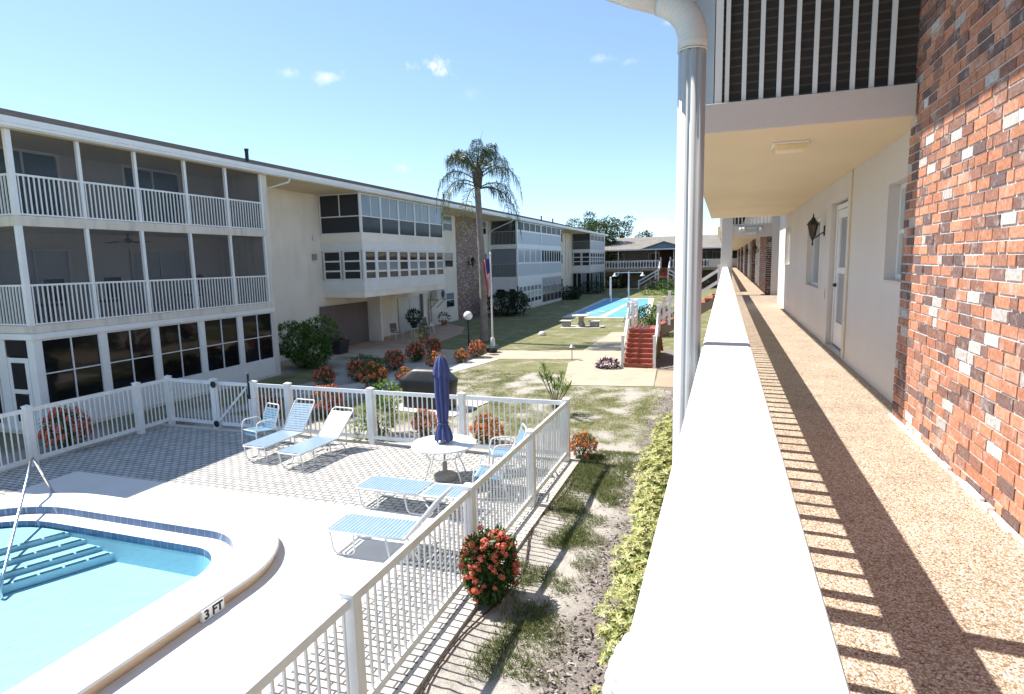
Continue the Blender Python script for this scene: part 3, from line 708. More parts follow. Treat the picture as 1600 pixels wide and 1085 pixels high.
# ground floor glazed porch
m = MB(); m.box(XF1-.12, XF1, yb0, 19.17, .10, .72); m.box(XM, XF1-.12, yb0, yb0+.1, .1, .2); m.build('porch_base_wall', 'white', lb, bevel=.008)
m = MB(); m.box(XF1-.12, XF1+.06, yb0-.06, 19.3, Z2-.16, Z2-.002); m.box(XM, XF1-.12, yb0-.06, yb0+.06, Z2-.16, Z2-.002); m.build('porch_header', 'white', lb, bevel=.008)
for i, y in enumerate(PY[:-1]):
    m = MB(); m.box(XF1-.14, XF1+.015, y, y+.18, .72, Z2-.16); m.build('porch_post', 'white', lb, bevel=.006)
for i in range(5):
    window(lb, Face('y', XF1-.04), PY[i]+.185, PY[i+1]-.005 if i < 4 else 19.16, .72, Z2-.17, 2, (1,1), 'white', 'dark', .035, .028, .045)
FS2 = Face('x', yb0+.04)
window(lb, FS2, -18.95, -18.1, .2, Z2-.17, 1, (1,1), 'white', 'dark', .05, .05)
dd = MB(); FS2.box(dd, -17.70, -16.9, -.03, .02, .12, 2.05)
for (a, c, z0, z1) in ((-18.06,-17.72,.1,Z2-.17),(-16.88,-16.74,.1,Z2-.17)): FS2.box(dd, a, c, -.05, .02, z0, z1)
door = dd.build('screen_door', 'white', lb)
m = MB(); FS2.box(m, -17.56,-17.04,.021,.026,1.22,1.92); FS2.box(m, -17.56,-17.04,.021,.026,.35,1.1); m.build('pane', 'dark', door)
m = MB(); FS2.box(m, -17.69,-16.92,-.02,.015,2.09,Z2-.19); m.build('pane', 'dark', door)
m = MB(); m.tube([(-16.97,yb0-.02,1.1),(-16.97,yb0-.09,1.1),(-17.06,yb0-.09,1.1)], .014, 8); m.build('handle', 'black', door)
m = MB(); F.box(m, 25.0, 25.22, 0, .12, 4.55, 4.85); m.build('wall_fixture', 'stone', lb, bevel=.02); m = MB(); F.box(m, 25.1, 25.45, 0, .05, 5.5, 5.75); m.build('cover_plate', 'white', lb)
# ---- bay 2: overhanging glazed bay above the patio
y0, y1 = 25.75, 34.85
b = MB(); b.box(XM, XF1, y0, y1, Z2-.02, Z2+.28); b.box(XM, XF1, y0, y1, Z3-.02, Z3+.38); b.build('balcony_slab', 'cream', lb, bevel=.015)
b = MB(); b.box(XM, XF1+.012, y0-.012, y1, Z2+.28, Z2+.85); b.box(XM, XF1+.012, y0-.012, y1, Z3-.42, Z3-.021); b.box(XF1-.2, XF1-.1, y0+.15, y1, Z2+.85, Z3-.42); b.box(XM,XF1-.2,y0+.12,y0+.2,Z2+.85,Z3-.42)
b.build('bay_panel', 'white', lb)
b = MB(); b.box(XM, XF1-.12, y0+.1, y1, Z3+.38, ZE-.001); b.build('bay_core', 'shade', lb)
FF = Face('y', XF1-.03); FS = Face('x', y0+.03)
for k in range(5):
    u = y0+.05+k*(y1-y0-.08)/5; v = u+(y1-y0-.08)/5
    window(lb, FF, u+.01, v-.01, Z3+.38, ZE-.01, (1,2), (.43,.57), 'white', 'dark', .06, .05, panes=['smoke', 'blind'])
window(lb, FS, XM+.05, XF1-.04, Z3+.38, ZE-.01, (1,2), (.43,.57), 'white', 'smoke', .06, .05)
for k in range(8):
    u = y0+.12+k*(y1-y0-.15)/8; v = u+(y1-y0-.15)/8
    window(lb, FF, u+.07, v-.07, Z2+.86, Z3-.43, 1, (.26,.38,.36), 'white', 'dark', .06, .09, panes=['darkwarm', 'blind' if k % 3 else 'smoke', 'darkwarm'])
    mm = MB(); FF.box(mm, u-.07, u+.068, -.05, .02, Z2+.85, Z3-.42); mm.build('mullion', 'white', lb)
for k in range(2):
    u = XM+.12+k*1.14; window(lb, FS, u, u+1.0, Z2+.86, Z3-.43, 1, (.3,.38,.36), 'white', 'smoke', .06, .08)
# patio wall below: storage closet, sliding door
b = MB(); b.box(XM,-18.1,29.55,29.7,0,2.67)
b.build('closet_wall', 'cream', lb)
b = MB(); F.box(b, 25.3, 29.5, .02, .06, .02, 2.25); b.build('closet_door', 'brownpaint', lb)
window(lb, F, 33.0, 35.9, .04, 2.2, 2, (1,), 'alu', 'blindpale', .06, .05, name='sliding_door', panes=['curtain'])
b = MB(); F.box(b, 35.92, 36.15, .01, .10, .02, 2.3); b.build('door_shutter', 'brownpaint', lb)
# windows of the plain wall by the first brick panel
for yy in (39.85, 46.7):
    for z0 in (1.05, 3.95, 6.55):
        window(lb, F, yy, yy+1.45, z0, z0+1.12, 1, (1,1), 'white', 'smoke', .06, .05, panes=['dark','blind'])
bricks(lb, Face('y', XM+.03), 41.95, 46.25, 0, ZE-.01, .23, .085, .20, .25, seed=3, mortar='mortar', tone=.85, pale=.62, name='brick_panel')
bricks(lb, Face('y', XM+.05), 66.2, 71.2, 0, ZE-.01, .26, .10, .20, .25, seed=4, mortar='mortar', tone=.85, pale=.62, name='brick_panel')
for z0 in (1.05, 3.95, 6.55): window(lb, F, 72.2, 73.6, z0, z0+1.12, 1, (1,1), 'white', 'smoke', .06, .05)
# ---- bay 3
y0, y1, ym = 49.2, 63.9, 56.4
b = MB(); b.box(XM, XF1, y0, y1, Z2-.02, Z2+.3); b.box(XM, XF1, y0, y1, Z3-.02, Z3+.34); b.box(XM, XF1-.1, y0+.1, y1, 0, .12); b.build('balcony_slab', 'white', lb)
b = MB(); b.box(XM, XF1-.5, y0+.5, y1-.02, .12, Z2-.02); b.box(XM, XF1-.5, y0+.8, y1-.02, Z2+.3, Z3-.02); b.box(XM, XF1-.5, y0+.8, y1-.02, Z3+.34, ZE-.001); b.build('bay_core', 'shade', lb)
FF = Face('y', XF1-.03); FS = Face('x', y0+.03)
for z0, z1 in ((Z2+.3, Z3-.02), (Z3+.34, ZE)):
    for y in (y0+.07, ym, y1-.09): 
        m = MB(); m.box(XF1-.12, XF1+.012, y-.08, y+.08, z0, z1); m.build('porch_post', 'white', lb)
    railing(lb, FS, XM+.05, XF1-.14, z0, z0+1.12, .12, .02, mat='alu')
    for a, c in ((y0+.16, ym-.09), (ym+.09, y1-.18)):
        m = MB(); FF.box(m, a, c, -.05, -.02, z0+.06, z0+1.10); m.build('balcony_panel', 'panel', lb)
        m = MB(); FF.box(m, a, c, -.03, .03, z0+1.08, z0+1.16); FF.box(m, a, c, -.03, .03, z0, z0+.06); m.build('balcony_rail', 'white', lb)
        top = z0 > 4
        n = 4 if (top or a < ym-1) else 8
        for k in range(n):
            u = a+k*(c-a)/n; window(lb, FF, u+.01, u+(c-a)/n-.01, z0+1.16, z1-.02, 1, (1,), 'white', 'tint' if top else ('blindpale' if n == 4 else 'dark'), .07, .05)
m = MB(); FS.box(m, XM+.05, XF1-.15, -.08, -.04, Z2+.32, Z3-.04); m.build('roller_shade', 'shade', lb)
m = MB(); FS.box(m, XM+.05, XF1-.15, -.08, -.075, Z3+.34, ZE); m.build('insect_screen', 'screen', lb)
b = MB(); b.box(XM, XF1-.15, y0+.06, y0+.14, .12, Z2-.02); b.build('porch_side_wall', 'white', lb)
window(lb, Face('x', y0+.05), -18.6, -17.8, 1.2, 2.0, 1, (1,), 'white', 'dark', .05); window(lb, Face('x', y0+.05), -17.5, -16.8, .15, 2.05, 1, (1,), 'white', 'darkwarm', .08, name='door')
m = MB(); m.box(XF1-.14, XF1, y0, ym, .12, .55); m.box(XF1-.14, XF1, y0, ym, 2.2, Z2-.02); m.box(XF1-.14,XF1+.01,ym-.1,ym+.1,.1,Z2-.02); m.box(XF1-.14,XF1,ym+.1,y1,.12,.3); m.build('porch_base_wall', 'white', lb)
for k in range(6):
    u = y0+.2+k*(ym-y0-.35)/6; window(lb, FF, u, u+(ym-y0-.35)/6-.03, .55, 2.2, 1, (.3,.4,.35), 'white', 'dark', .11, .09, panes=['dark', 'blindpale', 'blind'])
for k in range(5):
    u = ym+.15+k*(y1-ym-.2)/5; window(lb, FF, u, u+(y1-ym-.2)/5-.01, .3, Z2-.03, 1, (.33,.36,.31), 'alu', 'smoke', .06, .06, panes=['smoke', 'blind', 'blindpale'])
# ---- bay 4
y0, y1 = 78.9, 88.7
b = MB(); b.box(XM, XF1, y0, y1, Z2-.02, Z2+.22); b.box(XM, XF1, y0, y1, Z3-.02, Z3+.3); b.box(XM, XF1, y0, y1, Z2+.22, Z2+.85); b.box(XF1-.2,XF1+.01,y1,y1+.5,0,ZE); b.build('balcony_slab', 'white', lb)
b = MB(); b.box(XM, XF1-.4, y0+.4, y1-.02, .02, Z2-.02); b.box(XM, XF1-.3, y0+.2, y1-.02, Z2+.85, Z3-.02); b.box(XM, XF1-.5, y0+.8, y1-.02, Z3+.3, ZE-.001); b.build('bay_core', 'shade', lb)
FF = Face('y', XF1-.03); FS = Face('x', y0+.03)
railing(lb, FS, XM+.05, XF1-.1, Z3+.3, Z3+1.4, .12, .02, mat='alu')
m = MB(); FS.box(m, XM+.05, XF1-.1, -.08, -.075, Z3+.3, ZE); m.build('insect_screen', 'screen', lb)
m = MB(); FF.box(m, y0+.1, y1, -.05, -.02, Z3+.32, Z3+1.4); m.build('balcony_panel', 'panel', lb)
for k in range(4):
    u = y0+.1+k*(y1-y0-.1)/4; window(lb, FF, u, u+(y1-y0-.1)/4-.02, Z3+1.4, ZE-.02, 1, (1,), 'white', 'tint', .10, .05)
for k in range(6):
    u = y0+.15+k*(y1-y0-.2)/6; window(lb, FF, u, u+(y1-y0-.2)/6-.02, Z2+.85, Z3-.04, 1, (.35,.4,.4), 'white', 'dark', .17, .13, panes=['dark','blind','darkwarm'])
for k in range(2): window(lb, FS, XM+.1+k*1.15, XM+1.2+k*1.15, Z2+.85, Z3-.04, 1, (.35,.4,.4), 'white', 'smoke', .1, .1)
for k in range(6):
    u = y0+.1+k*(y1-y0-.2)/6; window(lb, FF, u, u+(y1-y0-.2)/6-.02, .04, Z2-.03, 1, (1,), 'alu', 'dark' if k % 2 == 0 else ('blind' if k < 4 else 'tealglass'), .10, .06)
for k in range(4): window(lb, FS, XM+.05+k*.58, XM+.61+k*.58, .04, Z2-.03, 1, (1,), 'alu', 'dark' if k != 2 else 'blind', .06, .06)
# things on the building
def lantern_mb(sc=1.):
    body = MB(); body.lathe([(.05,-.14),(.09,.0),(.115,.16),(.118,.17)], (0,0,0), 6); return body
# ================================================================== NEAR RIGHT BUILDING (open gallery)
gb = thing('gallery_building', 'near apartment building with pebble walkway, red brick wall, white doors and white masonry balustrade', 'building', (.7, 8, 0))
XW, XB = 1.52, 1.40
YE = 24.2
FW = Face('-y', XW)
# walkway slab
o = MB().box(-.14, XW, -4, 20.0, 2.58, 2.8).box(-.14, 3.5, 20.0, YE, 2.58, 2.8).build('walkway_floor', 'pebble', gb)
# balustrade: cap on slim balusters
cp = MB()
cp.box(-.078, .105, -3, YE, 3.735, 3.86)
bal = gb_bal = cp.build('balustrade', 'cap', gb, bevel=.014)
m = MB(); y = -2.9; k = 0
while y < YE-.1:
    w = .035 if k % 2 else .06
    m.box(-.045, .06, y-w/2, y+w/2, 2.8, 3.735); y += .20; k += 1
m.build('baluster', 'cap', gb)
# ground floor below the walkway
m = MB(); m.box(XW, 9, -4, 20, 0, 2.58); m.box(3.5, 9, 20, YE, 0, 2.58)
for y in (1.5, 7.5, 13.5, 19.5): m.box(.0, .28, y, y+.28, 0, 2.58)
m.build('ground_floor_wall', 'wallwhite', gb)
# white stucco wall with openings
op = [(6.0, 7.08, 3.92, 4.88, 'w'), (9.22, 10.58, 2.8, 4.98, 'd'), (11.62, 13.35, 3.62, 4.88, 'w'), (16.65, 18.1, 3.95, 4.95, 'w')]
m = MB(); ycur = 5.98
for a, c, z0, z1, t in op:
    if a > ycur: m.box(XW, XW+.2, ycur, a, 2.8, 7.6)
    if z0 > 2.8: m.box(XW, XW+.2, a, c, 2.8, z0)
    m.box(XW, XW+.2, a, c, z1, 7.6); ycur = c
m.box(XW, XW+.2, ycur, 20.0, 2.8, 7.6); m.box(XW+.2, 9, 5.98, 20.0, 2.8, 7.6)
m.build('wall', 'wallwhite', gb)
def rwin(a, c, z0, z1, pm, cols=2, rows=(1,)):
    F = Face('-y', XW+.13); o = window(gb, F, a+.004, c-.004, z0+.03, z1-.004, cols, rows, 'white', pm, .05, .04)
    s = MB(); s.box(XW-.006, XW+.13, a+.003, c-.003, z0-.001, z0+.028); s.build('sill', 'greyband', o, bevel=.006)
MT['slats'] = stripes('slatted_shade', (.22,.23,.25), (.31,.32,.34), 40, 2, .35, .5, .2)
rwin(6.0, 7.08, 3.92, 4.88, 'slats', 1, (1,1)); rwin(11.62, 13.35, 3.62, 4.88, 'blind', 2); rwin(16.65, 18.1, 3.95, 4.95, 'blind', 2)
# white screen door
FD = Face('-y', XW+.12)
d = MB(); FD.box(d, 9.26, 9.34, -.03, .05, 2.83, 4.94); FD.box(d, 10.46, 10.54, -.03, .05, 2.83, 4.94); FD.box(d, 9.34, 10.46, -.03, .05, 4.87, 4.94)
FD.box(d, 9.36, 9.50, -.01, .035, 2.85, 4.86); FD.box(d, 10.30, 10.44, -.01, .035, 2.85, 4.86)
for z0, z1 in ((2.85, 3.20), (3.93, 4.02), (4.74, 4.86)): FD.box(d, 9.50, 10.30, -.01, .035, z0, z1)
door = d.build('door', 'white', gb, bevel=.004)
m = MB(); FD.box(m, 9.49, 10.31, .005, .012, 3.19, 3.94); FD.box(m, 9.49, 10.31, .005, .012, 4.01, 4.75); m.build('pane', 'slats', door)
m = MB(); m.lathe([(.0,-.001),(.026,.0),(.030,.015),(.022,.04),(.008,.05)], (0,0,0), 12)
m.v = [(XW+.085-v[2], 10.37+v[0], 3.75+v[1]) for v in m.v]; m.build('handle', 'black', door, smooth=True)
m = MB(); m.box(XW-.01, XW+.12, 9.24, 10.56, 2.801, 2.83); m.build('threshold', 'alu', door)
m = MB(); m.box(XW-.022, XW-.001, 8.95, 8.975, 2.84, 5.27); m.build('conduit', 'soffit', gb, bevel=.005)
m = MB(); m.box(XW-.012, XW-.001, 10.82, 10.92, 3.5, 3.66); m.build('doorbell_plate', 'lens', gb, bevel=.004)
# brick wall
bricks(gb, Face('-y', XB+.02), 1.2, 5.98, 2.79, 7.6, .205, .0735, .085, .22, seed=11)
m = MB(); m.box(XB+.081, 9, 1.2, 5.979, 2.79, 7.6); m.build('wall_core', 'mortar', gb)
# brick return facing away is hidden; ragged mortar bead along the foot
m = MB(); rnd = random.Random(3); y = 1.2
while y < 5.9:
    L = rnd.uniform(.05,.16); w = rnd.uniform(.01,.035); m.box(XB-w, XB+.005, y, y+L, 2.801, 2.80+rnd.uniform(.008,.03)); y += L*.98
m.build('mortar_bead', 'tilewhite', gb)
# upper gallery slab and its railing
YS0, YS1, ZS = 5.78, 18.0, 5.28
sl = MB(); sl.box(-.37, XW, YS0+.03, YS1, ZS, ZS+.22); slab = sl.build('upper_slab', 'soffit', gb)
m = MB(); m.box(-.385, XB-.002, YS0, YS0+.03, ZS-.002, ZS+.245); m.box(-.385, -.37, YS0+.03, YS1+.01, ZS-.002, ZS+.245); m.build('slab_edge', 'greyband', gb, bevel=.006)
FU = Face('x', YS0+.06)
ur = MB(); u = -.02
while u < XB-.05: FU.box(ur, u-.018, u+.018, -.014, .014, ZS+.246, 6.50); u += .138
FU.box(ur, -.36, XB, -.02, .02, 6.50, 6.56); ur.box(-.365, -.31, YS0+.03, YS0+.09, ZS+.246, 7.58); ur.box(-.12,-.06,YS0+.03,YS0+.09,ZS+.246,7.58)
ur.build('upper_railing', 'white', gb)
m = MB(); m.box(-.30, -.13, YS0+.1, YS0+.16, ZS+.246, 7.58); m.build('gallery_post', 'alu', gb)
m = MB(); m.box(-.06, XW, YS0+.14, YS0+.16, ZS+.222, 7.58); m.build('louvre_blind', 'bamboo', gb)
railing(gb, Face('-y', -.33), YS0+.2, YS1-.05, ZS+.246, 6.55, .13, .03, name='upper_railing')
# roof: eave high above the gallery
m = MB(); m.box(-.36, 9.5, -5, YE, 7.6, 7.85); m.build('roof', 'shingle', gb)
m = MB(); m.box(-.46, -.36, -5, YE, 7.66, 7.80); m.build('gutter', 'white', gb)
# downspout in front of the balustrade
def corrug(pts, r, n=56, ribs=9, depth=.14):
    """fluted pipe along pts"""
    mb = MB(); pts = [Vector(p) for p in pts]; N = len(pts); rings = []; up = None
    for i, p in enumerate(pts):
        d = (pts[min(i+1,N-1)]-pts[max(i-1,0)]).normalized()
        if up is None: up = Vector((0,1,0)) if abs(d.y) < .9 else Vector((1,0,0))
        x = d.cross(up).normalized(); y = x.cross(d); up = y
        rg = []
        for k in range(n):
            a = 2*PI*k/n; q = 1-depth*max(0, math.cos(ribs*a))**3 if depth else 1
            rg.append(p+(x*math.cos(a)+y*math.sin(a))*r*q)
        rings.append(rg)
    vs = [v for g in rings for v in g]; fs = []
    for i in range(N-1):
        for k in range(n): fs.append((i*n+k, i*n+(k+1)%n, (i+1)*n+(k+1)%n, (i+1)*n+k))
    fs += [tuple(range(n)), tuple(range((N-1)*n, N*n))]
    return mb.add(vs, fs)
def elbow_pts(p0, p1, p2, n=10):
    p0, p1, p2 = Vector(p0), Vector(p1), Vector(p2)
    return [(1-t)**2*p0+2*t*(1-t)*p1+t*t*p2 for t in [i/n for i in range(n+1)]]
SX, SY, SR = -.137, 2.55, .052
ds = corrug([(SX-.003,SY,.1),(SX-.003,SY,2.5),(SX,SY,5.02)], SR).build('downspout', 'spout', gb, smooth=True)
bend = elbow_pts((SX,SY,4.99),(SX+.01,SY,5.135),(SX-.12,SY,5.185), 12)
eb = corrug(bend, SR*1.05, depth=.0)
for i in range(1, 12):
    p = bend[i]; d = (bend[min(i+1,12)]-bend[i-1]).normalized(); x = d.cross(Vector((0,1,0))).normalized(); y = Vector((0,1,0))
    eb.tube([p+(x*math.cos(2*PI*k/24)+y*math.sin(2*PI*k/24))*SR*1.04 for k in range(24)], .002, 5, closed=True)
eb.build('elbow', 'spout', ds, smooth=True)
corrug([(SX-.10,SY,5.178),(SX-.23,SY,5.228),(SX-.34,SY,5.28),(SX-.39,SY,5.33),(SX-.42,SY,5.42),(SX-.30,SY,7.66)], SR, depth=.03).build('offset_pipe', 'spout', ds, smooth=True)
m = MB(); m.tube([(SX+SR*1.03*math.cos(2*PI*k/24), SY+SR*1.03*math.sin(2*PI*k/24), 4.985) for k in range(24)], .004, 5, closed=True); m.build('joint_ring', 'spout', ds, smooth=True)
# second spout below the cap
SY2 = 1.16
ds2 = corrug([(-.165,SY2,.1),(-.165,SY2,3.30)], SR).build('downspout', 'spout', gb, smooth=True)
bend = elbow_pts((-.165,SY2,3.28),(-.165,SY2,3.42),(-.04,SY2,3.46), 10); eb = corrug(bend, SR*1.05, depth=0)
for i in range(1, 10):
    p = bend[i]; d = (bend[i+1]-bend[i-1]).normalized(); x = d.cross(Vector((0,1,0))).normalized(); y = Vector((0,1,0))
    eb.tube([p+(x*math.cos(2*PI*k/24)+y*math.sin(2*PI*k/24))*SR*1.04 for k in range(24)], .005, 6, closed=True)
eb.build('elbow', 'spout', ds2, smooth=True)

# ---- lantern, ceiling light, exit sign: things of their own
def make_lantern(loc, label, group=None, arm=.24, sc=1.):
    """hexagonal carriage lantern hanging from a scrolled wall arm; wall is on the +x side of loc"""
    t = thing('wall_lantern', label, 'lantern', loc, group)
    L = Vector(loc)
    def P(x, y, z): return (L.x+x*sc, L.y+y*sc, L.z+z*sc)
    def LA(prof, c, n): return [(r*sc, z*sc) for r, z in prof], P(*c), n
    m = MB(); m.lathe(*LA([(.012,-.36),(.02,-.31),(.012,-.26),(.035,-.20),(.05,-.16)], (-arm,0,0), 8)); m.lathe(*LA([(.13,.10),(.135,.115),(.075,.20),(.045,.235),(.05,.25),(.02,.28),(.012,.33),(.003,.37)], (-arm,0,0), 6))
    for k in range(6):
        a = 2*PI*k/6; c, s = math.cos(a), math.sin(a); m.bar(P(-arm+.05*c,.05*s,-.16), P(-arm+.105*c,.105*s,.11), .012*sc, .012*sc)
    m.build('lantern_cage', 'black', t)
    m = MB(); m.lathe(*LA([(.045,-.155),(.1,.10)], (-arm,0,0), 6)); m.build('lantern_glass', 'amber', t)
    m = MB(); m.box(*[q for pr in zip(P(-.02,-.05,-.14), P(0,.05,.08)) for q in pr])
    m.tube([P(-.01,0,-.06), P(-.08,0,-.10), P(-arm*.75,0,-.18), P(-arm,0,-.19)], .013*sc, 8); m.build('wall_arm', 'black', t)
    return t
make_lantern((XW-.002, 11.15, 4.62), 'black carriage lantern on the white wall between door and window', arm=.24, sc=.72)
cl = thing('ceiling_light', 'yellowed rectangular ceiling light under the cream gallery soffit', 'ceiling light', (.565, 6.65, ZS))
m = MB(); m.box(.405,.725,6.50,6.80,ZS-.02,ZS-.001); m.build('housing', 'white', cl, bevel=.004)
m = MB(); m.add([(.415,6.51,ZS-.02),(.715,6.51,ZS-.02),(.715,6.79,ZS-.02),(.415,6.79,ZS-.02),(.44,6.54,ZS-.075),(.69,6.54,ZS-.075),(.69,6.76,ZS-.075),(.44,6.76,ZS-.075)], [(0,3,2,1),(4,5,6,7),(0,1,5,4),(1,2,6,5),(2,3,7,6),(3,0,4,7)]); m.build('lens', 'lens', cl, bevel=.01)

# ================================================================== SECOND RIGHT BUILDING (brick piers)
rb = thing('brick_pier_building', 'farther apartment block with brick piers along its walkway and white front pillar', 'building', (.7, 60, 0))
m = MB(); m.box(-.14, 1.6, YE, 27.0+70, 2.58, 2.8); m.box(-.14,-.06,YE,97,2.45,2.58); m.build('walkway_floor', 'pebble', rb)
m = MB(); m.box(-.15, .25, YE, YE+.3, 0, 7.6); m.build('front_pillar', 'wallwhite', rb, bevel=.01)
m = MB(); m.box(.25, 1.62, YE+.02, YE+.28, 4.93, 5.36); m.build('lintel', 'greyband', rb)
m = MB(); m.box(-.28, 3.0, YE+.28, 97, 5.18, 5.36); m.box(-.28,-.02,YE+.31,YE+.9,4.95,5.2); m.build('upper_slab', 'soffit', rb)
railing(rb, Face('x', YE+.1), .25, 1.6, 5.37, 6.42, .12, .035, name='upper_railing')
railing(rb, Face('-y', -.2), YE+.35, 97, 5.37, 6.42, .13, .03, name='upper_railing')
m = MB(); m.box(-.06, .12, YE+2.5, 97, 3.735, 3.86); m.build('balustrade', 'cap', rb)
m = MB(); y = YE+2.5; k = 0
while y < 97: m.box(-.03, .08, y-.025, y+.025, 2.8, 3.735); y += .2
m.build('baluster', 'cap', rb)
m = MB(); m.box(1.60, 3.2, YE-.0, YE+.3, 2.8, 7.6); m.box(1.6, 9, YE+.3, 97, 0, 7.6); m.box(.1, 1.7, 97, 97.3, 2.8, 7.6); m.build('wall', 'wallwhite', rb)
m = MB(); m.box(-.36, 9.5, YE+.001, 98, 7.6, 7.85); m.build('roof', 'shingle', rb)
pier = [(24.35,30.2),(37.0,42.0),(49.0,54.2),(61.5,66.5),(74,79)]
for i, (a, c) in enumerate(pier):
    bricks(rb, Face('-y', 1.5), a, c, 2.8, 5.17, .215, .08, .13, .36, seed=20+i, tone=.95, pale=.35, name='brick_pier')
    F = Face('x', a+.0); 
    mm = bricks(rb, Face('x', a-.001), 1.42, 1.62, 2.8, 5.17, .2, .08, .10, .5, seed=40+i, tone=.5, name='brick_pier', thick=.012)  # end face: its shade is put into darker brick colours
    FP = Face('-y', 1.58)
    window(rb, FP, c+1.0, c+2.0, 2.82, 4.85, 1, (1,1), 'white', 'blindpale', .1, .08, name='door')
    window(rb, FP, c+3.0, c+4.6, 3.7, 4.85, 2, (1,), 'white', 'blind', .07, .05)
nm = ['first', 'second', 'third', 'fourth']
for i in range(4):
    a, c = pier[i]
    make_lantern((1.57, c+2.6, 4.55), 'small black lantern on the wall just past the %s brick pier' % nm[i], 'lanterns along the brick pier walkway', .2, .9)
ex = thing('exit_sign', 'grey exit sign with two round lamps on the lintel over the walkway', 'exit sign', (.88, YE, 5.15))
m = MB(); m.box(.71,1.07,YE-.05,YE+.02,5.03,5.28); m.build('sign_box', 'signwhite', ex, bevel=.008)
Rm = Matrix(((1,0,0),(0,0,-1),(0,1,0))).to_4x4(); Rm.translation = Vector((.89, YE-.052, 5.15))
text_mesh('EXIT', .17, .003, 'signgreen', ex, Rm, extra=.004)
for x in (.52, 1.2, .62):
    m = MB(); m.lathe([(.02,0),(.06,.01),(.07,.05),(.065,.09)], (0,0,0), 14); m.v = [(x+v[0], YE-.0-v[2], 5.22+v[1]) for v in m.v]; m.build('lamp_head', 'tilewhite', ex, smooth=True)

# ================================================================== STAIRCASE from the lawn to the walkway
def post(mb, x, y, z0, z1, w=.11): mb.box(x-w/2, x+w/2, y-w/2, y+w/2, z0, z1)
stc = thing('staircase', 'outdoor staircase with red treads and white rails turning at a landing up to the walkway', 'staircase', (-3, 24.5, 0))
tr = MB(); X0, X1, YA, YL, YM, ZL = -3.72, -2.50, 23.68, 25.25, 26.55, 1.40
n1 = 8
for i in range(n1):
    y = YA+(YL-YA)*i/(n1); z = ZL*(i+1)/n1
    tr.box(X0+.03, X1-.03, y, y+.34, z-.055, z); tr.box(X0+.05, X1-.05, y+.03, y+.05, z-ZL/n1, z-.055)
tr.box(X0, X1, YL-.02, YM, ZL-.12, ZL+.001)
XS, XT = -2.50, -.16; n2 = 8; ZT = 2.8
for i in range(n2):
    x = XS+(XT-XS)*i/n2; z = ZL+(ZT-ZL)*(i+1)/n2
    tr.box(x, x+.34, YL, YM, z-.055, z); tr.box(x+.03, x+.05, YL+.03, YM-.03, z-(ZT-ZL)/n2, z-.055)
for i in range(7):
    y = YM+.2*i; z = ZL-ZL/8*(i+1); tr.box(X0+.03, X1-.03, y-.03, y+.24, z-.055, z); tr.box(X0+.05, X1-.05, y+.01, y+.03, z, z+ZL/8-.06)
tr.build('treads', 'redstep', stc, bevel=.006)
PF = [(YA+.05,0),(YA+.4,0),(YL+.1,ZL-.35),(YL+.1,ZL-.06),(YL-.1,ZL-.06)]; PS = [(XS,ZL-.40),(XT,ZT-.40),(XT,ZT-.05),(XS,ZL+.10)]
for xa, xb in ((X0, X0+.05), (X1-.05, X1)): MB().xprism(PF, xa, xb).build('stringer', 'stringer', stc)
for ya, yb in ((YL+.005, YL+.06), (YM-.06, YM-.005)): MB().yprism(PS, ya, yb).build('stringer', 'stringer', stc)
for x in (X0+.1, X1-.1): MB().box(x-.06, x+.06, YM-.14, YM-.02, 0, ZL-.13).build('support_post', 'stringer', stc)
def rail_run(pts, h0, name='handrail'):
    m = MB()
    for i, p in enumerate(pts):
        x, y, z, top = p; post(m, x, y, z, z+top); m.box(x-.075, x+.075, y-.075, y+.075, z+top, z+top+.03)
        if i:
            q = pts[i-1]
            for hh, th in ((.94, .10), (.48, .09)):
                m.bar((q[0],q[1],q[2]+min(hh,q[3]-.06)), (x,y,z+min(hh,top-.06)), .045, th)
    return m.build(name, 'vinyl', stc)
rail_run([(X0, YA+.08, 0, 1.25), (X0, YL, ZL-.1, 1.15), (X0, YM-.06, ZL-.1, 1.15), (X0, YM+1.55, 0, 1.15)], 0)
rail_run([(X0+.16, YL+.1, ZL-.1, 1.12), (X0+.16, YM-.12, ZL-.1, 1.12)], 0)
rail_run([(XS+.1, YM-.06, ZL, 1.2), (XT-.05, YM-.06, ZT, 1.1)], 0)
rail_run([(X1, YA+.08, 0, 1.25), (X1, YL-.25, ZL-.3, 1.25)], 0)
rail_run([(X1+.02, YL, ZL-.1, 1.15), (XS+.42, YL, ZL+.15, 1.35), (XT-.05, YL, ZT, 1.08)], 0)
